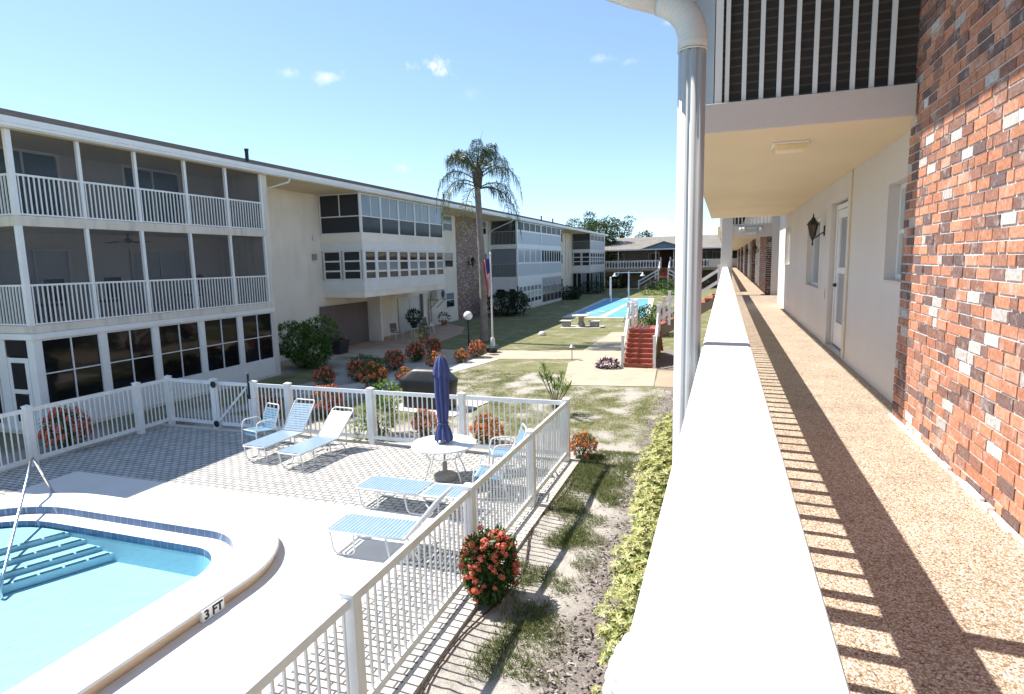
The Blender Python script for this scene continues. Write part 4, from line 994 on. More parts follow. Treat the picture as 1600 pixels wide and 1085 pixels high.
# ================================================================== POOL FENCE
def fence(name, label, pts, skip_first=False, skip_last=False, h=1.30, sp=.125):
    """white picket fence through post points; each bay's rails and pickets are one panel part"""
    t = thing(name, label, 'fence', (pts[0][0], pts[0][1], 0), 'white pool fence runs')
    for i, (x, y) in enumerate(pts):
        if (i == 0 and skip_first) or (i == len(pts)-1 and skip_last): continue
        m = MB(); w = .065; m.box(x-w, x+w, y-w, y+w, 0, h+.03); m.box(x-w-.012, x+w+.012, y-w-.012, y+w+.012, h+.03, h+.052)
        m.add([(x-w-.012,y-w-.012,h+.052),(x+w+.012,y-w-.012,h+.052),(x+w+.012,y+w+.012,h+.052),(x-w-.012,y+w+.012,h+.052),(x,y,h+.085)], [(0,1,4),(1,2,4),(2,3,4),(3,0,4),(3,2,1,0)])
        m.build('post', 'vinyl', t)
    for (xa, ya), (xb, yb) in zip(pts, pts[1:]):
        a, b = Vector((xa,ya,0)), Vector((xb,yb,0)); d = (b-a).normalized(); L = (b-a).length
        a2, b2 = a+d*.065, b-d*.065; m = MB()
        Z = lambda v, z: (v.x, v.y, z)
        m.bar(Z(a2,h-.045), Z(b2,h-.045), .045, .09); m.bar(Z(a2,.16), Z(b2,.16), .045, .085)
        n = int(round(L/sp))
        for k in range(1, n):
            p = a+d*L*k/n; m.bar(Z(p,.2), Z(p,h-.09), .022, .022, (d.x,d.y,0))
        m.build('panel', 'vinyl', t)
    return t
fence('pool_fence', 'white vinyl picket fence along the sandy strip, nearest run beside the hose', [(-3.08,12.12),(-3.08,9.62),(-3.08,6.95),(-3.08,4.28),(-3.08,1.6),(-3.08,-1.0)], skip_first=True)
fence('pool_fence', 'white vinyl picket fence across the back of the pool terrace behind table and loungers', [(-3.08,12.12),(-5.47,12.12),(-7.84,12.15),(-10.25,12.2),(-11.33,12.22)])
fence('pool_fence', 'white vinyl picket fence on the building side of the pool terrace', [(-12.67,12.25),(-14.32,12.3),(-14.32,11.35),(-14.32,8.72),(-14.32,6.1),(-14.32,3.5),(-14.32,1)])
gt = thing('pool_gate', 'white picket gate with diagonal brace and black latch in the pool fence', 'gate', (-12, 12.23, 0))
m = MB(); m.bar((-12.6,12.24,1.25),(-11.5,12.235,1.25),.045,.09); m.bar((-12.6,12.24,.16),(-11.5,12.235,.16),.045,.085); m.box(-12.6,-12.55,12.21,12.26,.1,1.30); m.box(-11.53,-11.47,12.21,12.26,.1,1.30)
for k in range(1, 9): m.box(-12.58+k*.12-.011, -12.58+k*.12+.011, 12.225, 12.247, .2, 1.21)
m.build('gate_leaf', 'vinyl', gt); m = MB(); m.bar((-12.55,12.20,.22),(-11.55,12.195,1.18),.03,.05); m.build('brace', 'vinyl', gt)
m = MB(); m.box(-11.455,-11.42,12.14,12.19,1.0,1.52); m.lathe([(.02,0),(.03,.02),(.03,.06),(.015,.07)], (-11.44,12.165,1.5), 10); m.box(-11.47,-11.41,12.13,12.19,.9,1.02); m.build('latch', 'black', gt)
for z in (1.22, .16):
    m = MB(); m.lathe([(.085,0),(.09,.015),(.07,.03)], (0,0,0), 14); m.v = [(-12.60+v[0], 12.165-v[2], z+v[1]) for v in m.v]; m.build('hinge', 'black', gt)

# ================================================================== TERRACE FURNITURE
def strap_plane(mb, o, u, v, L, Wd, th=.012, sw=.047, gap=.013):
    """straps across width Wd (dir v), laid side by side along u from o over length L"""
    u, v = Vector(u).normalized(), Vector(v).normalized(); n = u.cross(v); o = Vector(o); t = 0
    while t+sw <= L+.001:
        a = o+u*t; c = o+u*(t+sw)
        pts = [a-v*Wd/2, c-v*Wd/2, c+v*Wd/2, a+v*Wd/2]
        mb.add([p+n*th/2 for p in pts]+[p-n*th/2 for p in pts], [(0,1,2,3),(7,6,5,4),(0,4,5,1),(1,5,6,2),(2,6,7,3),(3,7,4,0)]); t += sw+gap
def make_lounger(label, ang, back=.78, strapmat='strapblue'):
    """axis +Y: foot at y=0, hinge at y=1.28"""
    t = thing('sun_lounger', label, 'sun lounger', (0,0,0), 'blue strap loungers on the pool terrace')
    H, Wd, HY = .36, .60, 1.28; r = .016; w = Wd/2
    ca, sa = math.cos(RAD(ang)), math.sin(RAD(ang))
    f = MB()
    f.tube([(-w,HY,H),(-w,.06,H),(-w+.05,0,H),(w-.05,0,H),(w,.06,H),(w,HY,H)], r, 8); f.tube([(-w,HY,H-.01),(w,HY,H-.01)], r*.9, 8)
    f.build('seat_frame', 'white', t, smooth=True)
    for y0, y1 in ((.06,.46), (.98,1.52)):
        for s in (-1, 1):
            x = s*(w-.015); l = MB()
            l.tube([(x,y0,H-.01),(x,y0+.05,.08),(x,y0+.1,.018),(x,y1-.06,.018),(x,y1,.07),(x,min(y1+.0,HY+.1),H-.01 if y1 < 1 else H-.12)], r*.9, 8)
            l.build('leg', 'white', t, smooth=True)
        cr = MB(); cr.tube([(-w+.015,y0+.12,.018),(w-.015,y0+.12,.018)], r*.8, 6); cr.build('stretcher', 'white', t)
    bt = Vector((0, HY+back*ca, H+back*sa)); bf = MB()
    P = lambda x, q: (x, HY+q*ca, H+q*sa)
    bf.tube([P(-w+.01,0),P(-w+.01,back),P(-w+.05,back+.06),P(w-.05,back+.06),P(w-.01,back),P(w-.01,0)], r, 8)
    bf.build('backrest_frame', 'white', t, smooth=True)
    if ang > 8:
        sp = MB(); sp.tube([P(-w+.03,.45),(-w+.03,HY+.30,.12),(w-.03,HY+.30,.12),P(w-.03,.45)], r*.8, 6); sp.build('back_prop', 'white', t, smooth=True)
    m = MB(); strap_plane(m, (0,.05,H+.012), (0,1,0), (1,0,0), HY-.06, Wd+.015); m.build('seat', strapmat, t)
    m = MB(); strap_plane(m, P(0,.03), (0,ca,sa), (1,0,0), back-.03, Wd); m.build('backrest', strapmat, t)
    return t
def place(o, x, y, rz): o.location = (x, y, 0); o.rotation_euler = (0,0,rz); return o
place(make_lounger('blue strap lounger with raised back at the sunny paving edge, its shadow on the pavers', 40), -8.52, 9.98, RAD(-3))
place(make_lounger('blue strap lounger with steep back standing next to the armchair by the gate', 52), -9.62, 10.18, RAD(-2))
place(make_lounger('blue strap lounger with raised back nearest the pool corner and front fence', 50), -5.48, 7.38, RAD(-90+2))
place(make_lounger('blue strap lounger lying fully flat between the table and the pool deck', 2, .72), -6.04, 9.0, RAD(-90-1))
def make_armchair(label):
    """faces -Y, seat front at y=-.25"""
    t = thing('armchair', label, 'chair', (0,0,0), 'blue strap armchairs on the pool terrace')
    r = .015; w = .28
    for s in (-1, 1):
        f = MB(); x = s*w
        f.tube([(x,.30,.018),(x,-.22,.018),(x,-.30,.06),(x,-.28,.42),(x,-.24,.60),(x,-.17,.64),(x,.14,.63),(x,.22,.58),(x,.25,.42),(x,.34,.02)], r, 8); f.build('side_frame', 'white', t, smooth=True)
    f = MB(); f.tube([(-w+.03,.22,.36),(-w+.03,.40,.86),(-w+.08,.42,.92),(w-.08,.42,.92),(w-.03,.40,.86),(w-.03,.22,.36)], r, 8); f.build('back_frame', 'white', t, smooth=True)
    f = MB(); f.tube([(-w,-.26,.41),(w,-.26,.41)], r, 8); f.build('seat_bar', 'white', t, smooth=True); f = MB(); f.tube([(-w,.30,.02),(w,.30,.02)], r*.9, 8); f.build('floor_bar', 'white', t, smooth=True)
    m = MB(); strap_plane(m, (0,-.25,.42), (0,1,-.12), (1,0,0), .50, 2*w-.01); strap_plane(m, (0,-.27,.30), (0,.1,1), (1,0,0), .12, 2*w-.03); m.build('seat', 'strapshade', t)
    m = MB(); strap_plane(m, (0,.235,.39), (0,.34,1), (1,0,0), .50, 2*w-.07); m.build('backrest', 'strapshade', t)
    return t
place(make_armchair('blue strap armchair in the building shade beside the pool gate'), -10.45, 11.35, RAD(-14))
place(make_armchair('blue strap armchair by the back fence corner behind the white table'), -4.12, 11.15, RAD(-62))
place(make_armchair('blue strap armchair seen through the pickets of the nearest fence run'), -3.95, 9.95, RAD(-80))
tb = thing('round_table', 'round white patio table with bent legs and a centre pole hole', 'table', (-5.12, 10.42, 0))
m = MB(); m.lathe([(.03,.70),(.60,.70),(.632,.705),(.64,.72),(.632,.735),(.60,.74),(.03,.742)], (-5.12,10.42,0), 40); m.build('tabletop', 'white', tb, smooth=False)
for k in range(4):
    a = PI/4+k*PI/2+.3; c, s = math.cos(a), math.sin(a); m = MB()
    m.tube([(-5.12+c*.50,10.42+s*.50,.69),(-5.12+c*.36,10.42+s*.36,.52),(-5.12+c*.34,10.42+s*.34,.42),(-5.12+c*.48,10.42+s*.48,.12),(-5.12+c*.52,10.42+s*.52,.0)], .014, 8); m.build('leg', 'white', tb, smooth=True)
for z, rr in ((.50,.35), (.69,.5)):
    m = MB(); m.tube([(-5.12+rr*math.cos(2*PI*k/28), 10.42+rr*math.sin(2*PI*k/28), z) for k in range(28)], .011, 6, closed=True); m.build('stretcher', 'white', tb, smooth=True)
um = thing('patio_umbrella', 'closed blue patio umbrella tied around its pole through the white table', 'umbrella', (-5.12, 10.42, 0))
m = MB(); m.tube([(-5.12,10.42,.03),(-5.12,10.42,2.46)], .019, 10); m.build('pole', 'steel_dark', um)
m = MB(); m.lathe([(.22,0),(.235,.03),(.23,.10),(.12,.13),(.05,.14),(.045,.34)], (-5.12,10.42,.003), 24); m.build('umbrella_base', 'stone', um)
def folded(prof, nf, depth, c, n=72, ph=0, tw=.5):
    vs = []; fs = []
    for i, (r, z) in enumerate(prof):
        for k in range(n):
            a = 2*PI*k/n; q = 1-depth*(.5+.5*math.sin(nf*a+ph+z*tw))**1.5+.05*noise.noise(Vector((math.cos(a)*2, math.sin(a)*2, z*4)))
            vs.append((c[0]+r*q*math.cos(a), c[1]+r*q*math.sin(a), c[2]+z-(.03*math.sin(nf*a+ph) if i == 0 else 0)))
    for i in range(len(prof)-1):
        for k in range(n): fs.append((i*n+k, i*n+(k+1)%n, (i+1)*n+(k+1)%n, (i+1)*n+k))
    return vs, fs
m = MB(); m.add(*folded([(.18,.80),(.185,.86),(.15,1.0),(.095,1.12),(.09,1.16),(.11,1.24),(.13,1.45),(.145,1.7),(.145,1.95),(.135,2.12),(.11,2.2)], 8, .42, (-5.12,10.42,0), tw=1.5)); m.flat = True
cn = m.build('canopy', 'bluecloth', um, smooth=True)
m = MB(); m.add(*folded([(.175,2.08),(.165,2.18),(.12,2.36),(.07,2.44),(.02,2.475)], 8, .2, (-5.12,10.42,0), ph=1.2)); m.flat = True; m.build('canopy_top', 'bluecloth', cn, smooth=True)
m = MB(); m.tube([(-5.12+.104*math.cos(2*PI*k/20), 10.42+.104*math.sin(2*PI*k/20), 1.14) for k in range(20)], .012, 6, closed=True); m.build('tie_strap', 'bluecloth', cn)

# ================================================================== COURTYARD OBJECTS
gr = thing('covered_grill', 'barbecue grill under a black vinyl cover on its concrete slab', 'grill', (-8.2, 15.9, .03))
m = MB(); n = 12
def rr_ring(x0, x1, y0, y1, z, w):
    out = []
    for k in range(40):
        a = 2*PI*k/40; c, s = math.cos(a), math.sin(a); e = .35
        x = (abs(c)**e)*(1 if c > 0 else -1); y = (abs(s)**e)*(1 if s > 0 else -1); q = 1+w*math.sin(9*a+z*2)
        out.append(((x0+x1)/2+(x1-x0)/2*x*q, (y0+y1)/2+(y1-y0)/2*y*q, z))
    return out
prof = [(-8.98,-7.38,15.5,16.15,.04,.02),(-8.96,-7.40,15.52,16.13,.30,.02),(-9.0,-7.36,15.5,16.15,.62,.015),(-9.05,-7.32,15.47,16.18,.84,.01),(-9.03,-7.36,15.49,16.16,.88,0),(-8.72,-7.60,15.55,16.12,1.10,.0),(-8.62,-7.68,15.6,16.08,1.17,.0),(-8.45,-7.8,15.7,15.98,1.19,0)]
for i, p in enumerate(prof): m.v += rr_ring(*p)
for i in range(len(prof)-1):
    for k in range(40): m.f.append([i*40+k, i*40+(k+1)%40, (i+1)*40+(k+1)%40, (i+1)*40+k]); m.mi.append(0)
m.f.append(list(range((len(prof)-1)*40, len(prof)*40))); m.mi.append(0)
m.build('grill_cover', 'cover', gr, smooth=True)
m = MB()
for x in (-8.9, -7.46):
    for y in (15.58, 16.08): m.lathe([(.03,0),(.03,.06)], (x,y,.03), 8)
m.build('wheel', 'black', gr)
gl = thing('globe_lamp', 'white globe lamp on a black pole beside the palm and ixora row', 'lamp', (-11.27, 26.0, 0))
m = MB(); m.lathe([(.11,0),(.11,.04),(.05,.08),(.04,.2),(.038,1.52),(.07,1.55),(.075,1.60),(.05,1.62)], (-11.27,26.0,0), 12); m.build('lamp_post', 'black', gl)
m = MB(); m.lathe([(.02,-.205)]+[(.21*math.sin(PI*k/12), -.21*math.cos(PI*k/12)) for k in range(1,12)]+[(.01,.21)], (-11.27,26.0,1.80), 20); m.build('lamp_globe', 'globe', gl, smooth=True)
fp = thing('flagpole', 'white flagpole with a drooping striped flag standing in front of the palm', 'flagpole', (-10.73, 27.7, 0))
m = MB(); m.lathe([(.17,0),(.16,.1),(.10,.55),(.09,.56)], (-10.73,27.7,0), 8); m.build('flagpole_base', 'white', fp)
m = MB(); m.lathe([(.045,.5),(.035,4.6),(.05,4.62),(.055,4.68),(.02,4.74)], (-10.73,27.7,0), 10); m.build('pole', 'white', fp)
flag = MB(); flag.flat = True; NU, NV = 22, 14; fvs = []
for i in range(NU+1):
    for j in range(NV+1):
        u = i/NU; v = j/NV      # u down the fly, v across the folds
        z = 4.45-u*1.75-v*.10; x = -10.76-.02-.36*v*(1-.35*u)*(.55+.45*math.cos(u*2)); y = 27.7+.11*math.sin(v*9+u*2.2)*(v**.5)
        fvs.append((x, y, z))
def fq(cond, mat):
    mb = MB(); mb.flat = True
    for i in range(NU):
        for j in range(NV):
            if cond(i, j): mb.add([fvs[i*(NV+1)+j], fvs[(i+1)*(NV+1)+j], fvs[(i+1)*(NV+1)+j+1], fvs[i*(NV+1)+j+1]], [(0,1,2,3)])
    return mb
mb = MB(); mb.flat = True
for i in range(NU):
    for j in range(NV):
        mb.cur = 2 if (i < 9 and j < 8) else (0 if (j//2) % 2 == 0 else 1)
        mb.add([fvs[i*(NV+1)+j], fvs[(i+1)*(NV+1)+j], fvs[(i+1)*(NV+1)+j+1], fvs[i*(NV+1)+j+1]], [(0,1,2,3)])
mb.build('flag', ['flagred','flagwhite','flagblue'], fp, smooth=True)
pt = thing('picnic_table', 'concrete pedestal table on the lawn near the blue court', 'table', (-8.65, 38.2, 0))
m = MB(); m.lathe([(.60,.70),(.62,.72),(.62,.76),(.58,.78)], (-8.65,38.2,0), 8); m.build('tabletop', 'stonetop', pt)
m = MB(); m.lathe([(.27,.03),(.25,.15),(.15,.40),(.17,.55),(.25,.70)], (-8.65,38.2,0), 12); m.build('pedestal', 'stone', pt)
for x, lb_ in ((-9.6, 'curved concrete bench on the building side of the pedestal table'), (-7.75, 'curved concrete bench on the staircase side of the pedestal table')):
    bt = thing('garden_bench', lb_, 'bench', (x, 38.0, 0)); m = MB(); m.box(x-.38,x+.38,37.75,38.35,.36,.44); m.build('seat', 'stonetop', bt, bevel=.03)
    m = MB(); m.box(x-.28,x+.28,37.85,38.2,.03,.36); m.build('leg', 'stone', bt, bevel=.05)
sheet('table_slab', [(-9.85,37.3),(-7.3,37.4),(-7.2,38.9),(-9.9,38.9)], .03, 'stonetop', 'thin concrete slab under the pedestal table and benches')
# shuffleboard court
sheet('court_surround', [(-11.55,44.4),(-5.0,44.4),(-7.2,67.6),(-12.6,67.6)], .02, 'stonetop', 'pale concrete surround of the blue shuffleboard court')
sheet('court', [(-11.2,46.2),(-8.9,45.3),(-9.1,66.8),(-12.0,66.8)], .028, 'court_blue', 'blue painted shuffleboard lane, wide one')
sheet('court', [(-8.35,45.0),(-5.4,45.0),(-7.7,66.8),(-8.75,66.8)], .028, 'court_blue', 'blue painted shuffleboard lane behind the stairs')
m = MB(); m.tube([(-10.0+.8*math.cos(a/24*2*PI), 49.2+.9*math.sin(a/24*2*PI), .03) for a in range(24)], .04, 4, closed=True)
tag(m.build('court_marking', 'stonetop'), 'white ring painted on the blue court', 'court marking', kind='structure')
lm = thing('court_lamp', 'tall white T-shaped lamp post with two shaded lamps over the court', 'lamp', (-9.5, 64.5, 0))
m = MB(); m.lathe([(.09,0),(.07,3.0)], (-9.5,64.5,0), 10); m.box(-10.95,-8.0,64.46,64.54,2.86,2.94); m.build('lamp_post', 'white', lm)
for x in (-10.95, -8.05):
    m = MB(); m.lathe([(.03,.32),(.07,.30),(.09,.2),(.26,.0),(.27,-.03)], (x,64.42,2.55), 16); m.build('lamp_shade', 'white', lm, smooth=True)
sp = thing('court_post', 'plain white post at the far left end of the blue court', 'post', (-10.9, 61.7, 0))
m = MB(); m.lathe([(.13,0),(.10,.3),(.09,2.5),(.10,2.52),(.05,2.56)], (-10.9,61.7,0), 10); m.build('post_shaft', 'white', sp)
pl_ = thing('path_light', 'small grey stake light at the edge of the tan path', 'path light', (-6.1, 25.1, 0)); m = MB(); m.tube([(-6.1,25.1,0),(-6.1,25.1,.55)], .02, 8); m.build('stake', 'steel_dark', pl_); m = MB(); m.lathe([(.10,.55),(.12,.57),(.02,.66)], (-6.1,25.1,0), 12); m.build('lamp_cap', 'alu', pl_)
sw = thing('lawn_marker', 'small white stone marker on the shaded lawn edge', 'marker', (-9.9, 33.5, 0)); m = MB(); m.lathe([(.22,0),(.24,.08),(.15,.2),(.05,.24)], (-9.9,33.5,0), 10); m.build('marker_stone', 'tilewhite', sw, smooth=True)
hose = MB(); rnd = random.Random(5); pts = []
for i in range(60):
    t = i/59; y = 12.3-8.6*t; pts.append((-2.6-.12*math.sin(t*7)-.10*math.sin(t*17+1)-.18*t, y, .012))
hose.tube(pts, .012, 6); o = hose.build('garden_hose', 'rubber', smooth=True); tag(o, 'thin dark hose snaking along the sand beside the pool fence', 'hose')
# patio under bay 2
def patio_chair(loc, rz, label):
    t = thing('metal_chair', label, 'chair', (0,0,0)); w = .26
    f = MB()
    for s in (-1, 1): f.tube([(s*w,-.26,0),(s*w,-.25,.62),(s*w,-.2,.65),(s*w,.2,.64)], .014, 6); f.tube([(s*w,.34,0),(s*w,.22,.4),(s*w,.30,.95)], .014, 6)
    f.tube([(-w,.30,.95),(w,.30,.95)], .014, 6); f.tube([(-w,.22,.42),(w,.22,.42)], .014, 6); f.tube([(-w,-.25,.40),(w,-.25,.40)], .014, 6); f.build('frame', 'flagwhite', t)
    m = MB(); m.box(-w+.015,w-.015,-.24,.22,.405,.43); m.build('seat', 'brownpaint', t); m = MB(); m.add([(-w+.015,.225,.45),(w-.015,.225,.45),(w-.015,.295,.93),(-w+.015,.295,.93),(-w+.015,.245,.45),(w-.015,.245,.45),(w-.015,.315,.93),(-w+.015,.315,.93)], [(0,1,2,3),(7,6,5,4),(0,4,5,1),(1,5,6,2),(2,6,7,3),(3,7,4,0)]); m.build('backrest', 'brownpaint', t)
    return place(t, loc[0], loc[1], rz)
patio_chair((-17.6, 30.3), RAD(70), 'metal patio chair against the wall beside the dark closet door')
patio_chair((-17.5, 34.0), RAD(80), 'metal patio chair in front of the sliding glass door')
for (x, y, lb_) in ((-17.2, 31.7, 'small white plant stand carrying a bushy pot plant'), (-16.9, 33.2, 'small white side table before the sliding door')):
    t = thing('side_table', lb_, 'side table', (x, y, 0)); m = MB(); m.lathe([(.24,.50),(.25,.52),(.24,.54)], (x,y,0), 16); m.build('tabletop', 'white', t)
    for k in range(3):
        a = 2*PI*k/3; m = MB(); m.tube([(x+.2*math.cos(a),y+.2*math.sin(a),.5),(x+.24*math.cos(a),y+.24*math.sin(a),.02)], .015, 6); m.build('leg', 'white', t)
def potted(name, label, x, y, z, pr, ph, pm, lobes, n, L, w, lm, stem=True):
    t = thing(name, label, 'potted plant', (x,y,z)); rnd = random.Random(int(abs(x*100+y*37)))
    m = MB(); m.lathe([(pr*.75,0),(pr,ph*.9),(pr*1.1,ph*.9),(pr*1.1,ph),(pr*.95,ph)], (x,y,z), 14); m.build('pot', pm, t)
    crown(rnd, [((x+a,y+b,z+ph+c), r) for (a,b,c), r in lobes], n, L, w).build('foliage', lm, t); return t
potted('potted_plant', 'round bushy plant in a dark pot on the white stand', -17.2, 31.7, .545, .2, .3, 'plantbox', [((0,0,.35),(.42,.42,.42))], 420, .17, .09, 'leaf_dark')
potted('potted_plant', 'dry spiky plant in a terracotta pot at the patio edge', -15.3, 29.2, .02, .26, .38, 'terracotta', [((0,0,.3),(.36,.36,.35))], 220, .22, .04, 'leaf_yellow')
potted('potted_plant', 'dark leafy plant in a small pot by the air conditioner pipes', -18.3, 38.0, .0, .2, .25, 'terracotta', [((0,0,.3),(.4,.4,.4))], 200, .16, .07, 'leaf_dark')
potted('potted_plant', 'grey spiky plant in a black pot among the ixoras', -12.9, 24.0, 0, .24, .4, 'plantbox', [((0,0,.35),(.3,.3,.45))], 160, .3, .025, 'leaf_varieg')
potted('potted_plant', 'low plant in a dark oblong tub at the flagpole foot', -10.35, 26.6, 0, .3, .25, 'plantbox', [((0,0,.06),(.25,.25,.1))], 60, .1, .05, 'leaf_green')
t = thing('planter_box', 'square dark grey planter box standing by the wall corner', 'planter', (-17.75, 24.9, 0)); m = MB(); x, y = -17.75, 24.9
m.add([(x-.33,y-.33,0),(x+.33,y-.33,0),(x+.33,y+.33,0),(x-.33,y+.33,0),(x-.42,y-.42,.62),(x+.42,y-.42,.62),(x+.42,y+.42,.62),(x-.42,y+.42,.62)], [(0,3,2,1),(0,1,5,4),(1,2,6,5),(2,3,7,6),(3,0,4,7),(4,5,6,7)]); m.box(x-.45,x+.45,y-.45,y+.45,.62,.68); m.build('planter', 'plantbox', t)
crown(random.Random(2), [((x,y,.74),(.25,.25,.14))], 60, .15, .07).build('foliage', 'leaf_dark', t)
t = thing('traffic_cone', 'orange and white traffic cone behind the planter box', 'cone', (-18.45, 26.6, 0)); m = MB(); m.box(-18.63,-18.27,26.42,26.78,0,.03); m.lathe([(.14,.03),(.025,.66)], (-18.45,26.6,0), 14); m.build('cone', 'orange', t); m = MB(); m.lathe([(.112,.22),(.076,.44)], (-18.45,26.6,.0), 14); m.build('collar', 'white', t)
ac = thing('air_conditioner', 'grey air conditioner unit on a wall bracket right of the patio', 'air conditioner', (-18.6, 37.8, 1.8))
m = MB(); m.box(-18.75,-18.35,37.2,38.5,1.85,2.5); m.build('casing', 'acbody', ac, bevel=.02); m = MB(); m.lathe([(.26,0),(.26,.02)], (0,0,0), 20); m.v = [(-18.345+v[2], 38.1+v[0], 2.18+v[1]) for v in m.v]; m.build('fan_grille', 'plantbox', ac)
m = MB()
for y in (37.3, 38.4): m.bar((-18.98,y,1.82),(-18.3,y,1.82),.04,.05); m.bar((-18.98,y,1.2),(-18.35,y,1.80),.04,.04)
m.tube([(-18.9,37.0,1.9),(-18.93,37.0,.1)], .04, 6); m.tube([(-18.9,37.3,1.8),(-18.93,37.35,.3)], .03, 6); m.build('bracket', 'steel_dark', ac)
# porch contents behind the screens
cf = thing('ceiling_fan', 'dark ceiling fan in the middle screened porch', 'ceiling fan', (-17.7, 14.3, Z3))
m = MB(); m.lathe([(.03,-.30),(.10,-.28),(.11,-.2),(.03,-.16),(.025,-.001)], (-17.7,14.3,Z3), 12); m.build('motor', 'darkbrown', cf)
for k in range(4):
    a = k*PI/2+.35; c, s = math.cos(a), math.sin(a); m = MB(); m.bar((-17.7+c*.1,14.3+s*.1,Z3-.25),(-17.7+c*.68,14.3+s*.68,Z3-.29),.14,.015); m.build('fan_blade', 'darkbrown', cf)
for y, lb_ in ((11.6, 'dark high-backed porch chair behind the railing, near the house corner'), (13.3, 'dark high-backed porch chair under the ceiling fan'), (16.4, 'dark high-backed porch chair at the far end of the middle porch')):
    t = thing('porch_chair', lb_, 'chair', (-17.5, y, Z2+.2)); b = Z2+.2
    m = MB(); m.box(-17.75,-17.25,y-.25,y+.25,b+.42,b+.5); m.build('seat', 'darkbrown', t); m = MB(); m.box(-17.28,-17.22,y-.25,y+.25,b+.55,b+1.16); m.build('backrest', 'darkbrown', t)
    for a, c in ((-17.72,y-.22),(-17.72,y+.22),(-17.27,y-.22),(-17.27,y+.22)): m = MB(); m.box(a-.02,a+.02,c-.02,c+.02,b,b+.42 if a < -17.5 else b+.6); m.build('leg', 'darkbrown', t)
def wl_(loc, label):
    t = make_lantern((0,0,0), label, 'lanterns on the brick panels', .22, 1.5); t.location = loc; t.rotation_euler = (0,0,PI); return t
wl_((-18.92, 44.2, 4.3), 'black lantern on the nearer speckled brick panel across the lawn'); wl_((-18.92, 68.7, 4.3), 'black lantern on the farther speckled brick panel across the lawn')
# ================================================================== PLANTS
def ixora(seed, R=.42, H=.85, nl=1500, nf=55, fm='ixora_red', fr=.05, L=.075):
    rnd = random.Random(seed); t = thing('ixora_bush', 'ixora', 'bush', (0,0,0), 'flowering ixora bushes')
    lobes = [((0,0,H*.5),(R,R,H*.5))]
    for k in range(4):
        a = rnd.uniform(0,2*PI); lobes.append(((R*.45*math.cos(a), R*.45*math.sin(a), H*rnd.uniform(.4,.65)), (R*.6,R*.6,H*.38)))
    crown(rnd, lobes, nl, L, L*.45).build('foliage', 'leaf_ixora', t)
    flowerheads(rnd, lobes, nf, fr).build('flowers', fm, t)
    m = MB()
    for k in range(5):
        a = rnd.uniform(0,2*PI); m.tube([(0,0,0),(R*.3*math.cos(a),R*.3*math.sin(a),H*.45)], .014, 5)
    m.build('stem', 'bark2', t); return t
b0 = ixora(1, .33, .90, 3800, 150, fr=.047, L=.08); b0.location = (-2.70, 6.62, 0); b0['label'] = 'large coral ixora bush against the nearest fence run, over the hose'
pr1 = ixora(2, .5, .8, 2000, 95, 'ixora_red', .06, .075); pr2 = ixora(3, .5, .75, 1700, 105, 'ixora_orange', .062, .075)
first = {1: True, 2: True}
def put(kind, x, y, sc, label, rz=None):
    src = pr1 if kind == 1 else pr2
    if first[kind]:
        first[kind] = False; src.location = (x,y,0); src.scale = (sc*.70,sc*.70,sc*.9); src['label'] = label; return src
    return dup(src, (x,y,0), random.uniform(0,6.28), (sc*.70,sc*.70,sc*.9), label)
put(2, -2.80, 12.45, .78, 'small orange ixora bush outside the corner post of the pool fence')
put(1, -14.95, 9.9, (1.35), 'red ixora bush between the shaded fence and the glazed porch')
put(1, -13.2, 17.6, 1.0, 'low red ixora bush peeking over the fence at the left end of the row')
put(1, -12.7, 18.9, 1.05, 'tall red ixora bush standing on the grass edge left of the green shrub')
put(2, -11.4, 17.9, 1.3, 'wide bright orange ixora bush just over the fence left of the grill')
put(1, -12.6, 21.4, 1.1, 'red ixora bush between the green shrub and the black pot')
put(2, -10.6, 18.7, .9, 'orange ixora bush touching the left side of the covered grill')
put(1, -12.7, 23.4, 1.15, 'red ixora bush just right of the black pot')
put(1, -12.9, 25.5, 1.05, 'red ixora bush at the path, farthest of the pair by the black pot')
put(2, -10.9, 21.7, 1.05, 'yellowish orange ixora bush behind the umbrella top')
put(2, -10.6, 23.6, .85, 'sparse orange ixora bush in front of the globe lamp')
put(1, -10.45, 25.0, 1.05, 'dense orange red ixora bush under the globe lamp')
put(1, -10.6, 14.2, 1.2, 'red ixora bush behind the fence between the two raised loungers')
put(1, -12.0, 13.4, .95, 'red ixora bush behind the pool gate')
put(2, -5.2, 12.85, 1.0, 'orange ixora bush behind the fence right of the table')
put(1, -7.0, 13.2, .85, 'dark red ixora bush behind the fence left of the umbrella')
def bush(name, label, lobes, n, L, w, mat, loc=(0,0,0), seed=1, cat='shrub', group=None, stems=5, mat2=None, n2=0):
    rnd = random.Random(seed); t = thing(name, label, cat, loc, group); lo = [((c[0]+loc[0],c[1]+loc[1],c[2]+loc[2]), r) for c, r in lobes]
    crown(rnd, lo, n, L, w).build('foliage', mat, t)
    if n2: crown(rnd, lo, n2, L*.9, w*.9, inner=.9).build('young_leaves', mat2, t)
    m = MB()
    for k in range(stems):
        c, r = rnd.choice(lo); m.tube([(loc[0]+rnd.uniform(-.1,.1),loc[1]+rnd.uniform(-.1,.1),loc[2]),(loc[0]*.5+c[0]*.5,loc[1]*.5+c[1]*.5,loc[2]+(c[2]-loc[2])*.5),c], [.03,.022,.01], 5)
    if stems: m.build('stem', 'bark2', t)
    return t
bush('green_shrub', 'tall green and yellow shrub at the corner of the glazed porch', [((0,0,.9),(.95,.95,.85)),((.35,.5,1.45),(.75,.75,.65)),((-.4,-.4,1.2),(.8,.8,.75)),((.6,-.3,.7),(.7,.7,.6))], 4200, .16, .06, 'leaf_green', (-16.75,21.3,0), 5, mat2='leaf_lime', n2=2600)
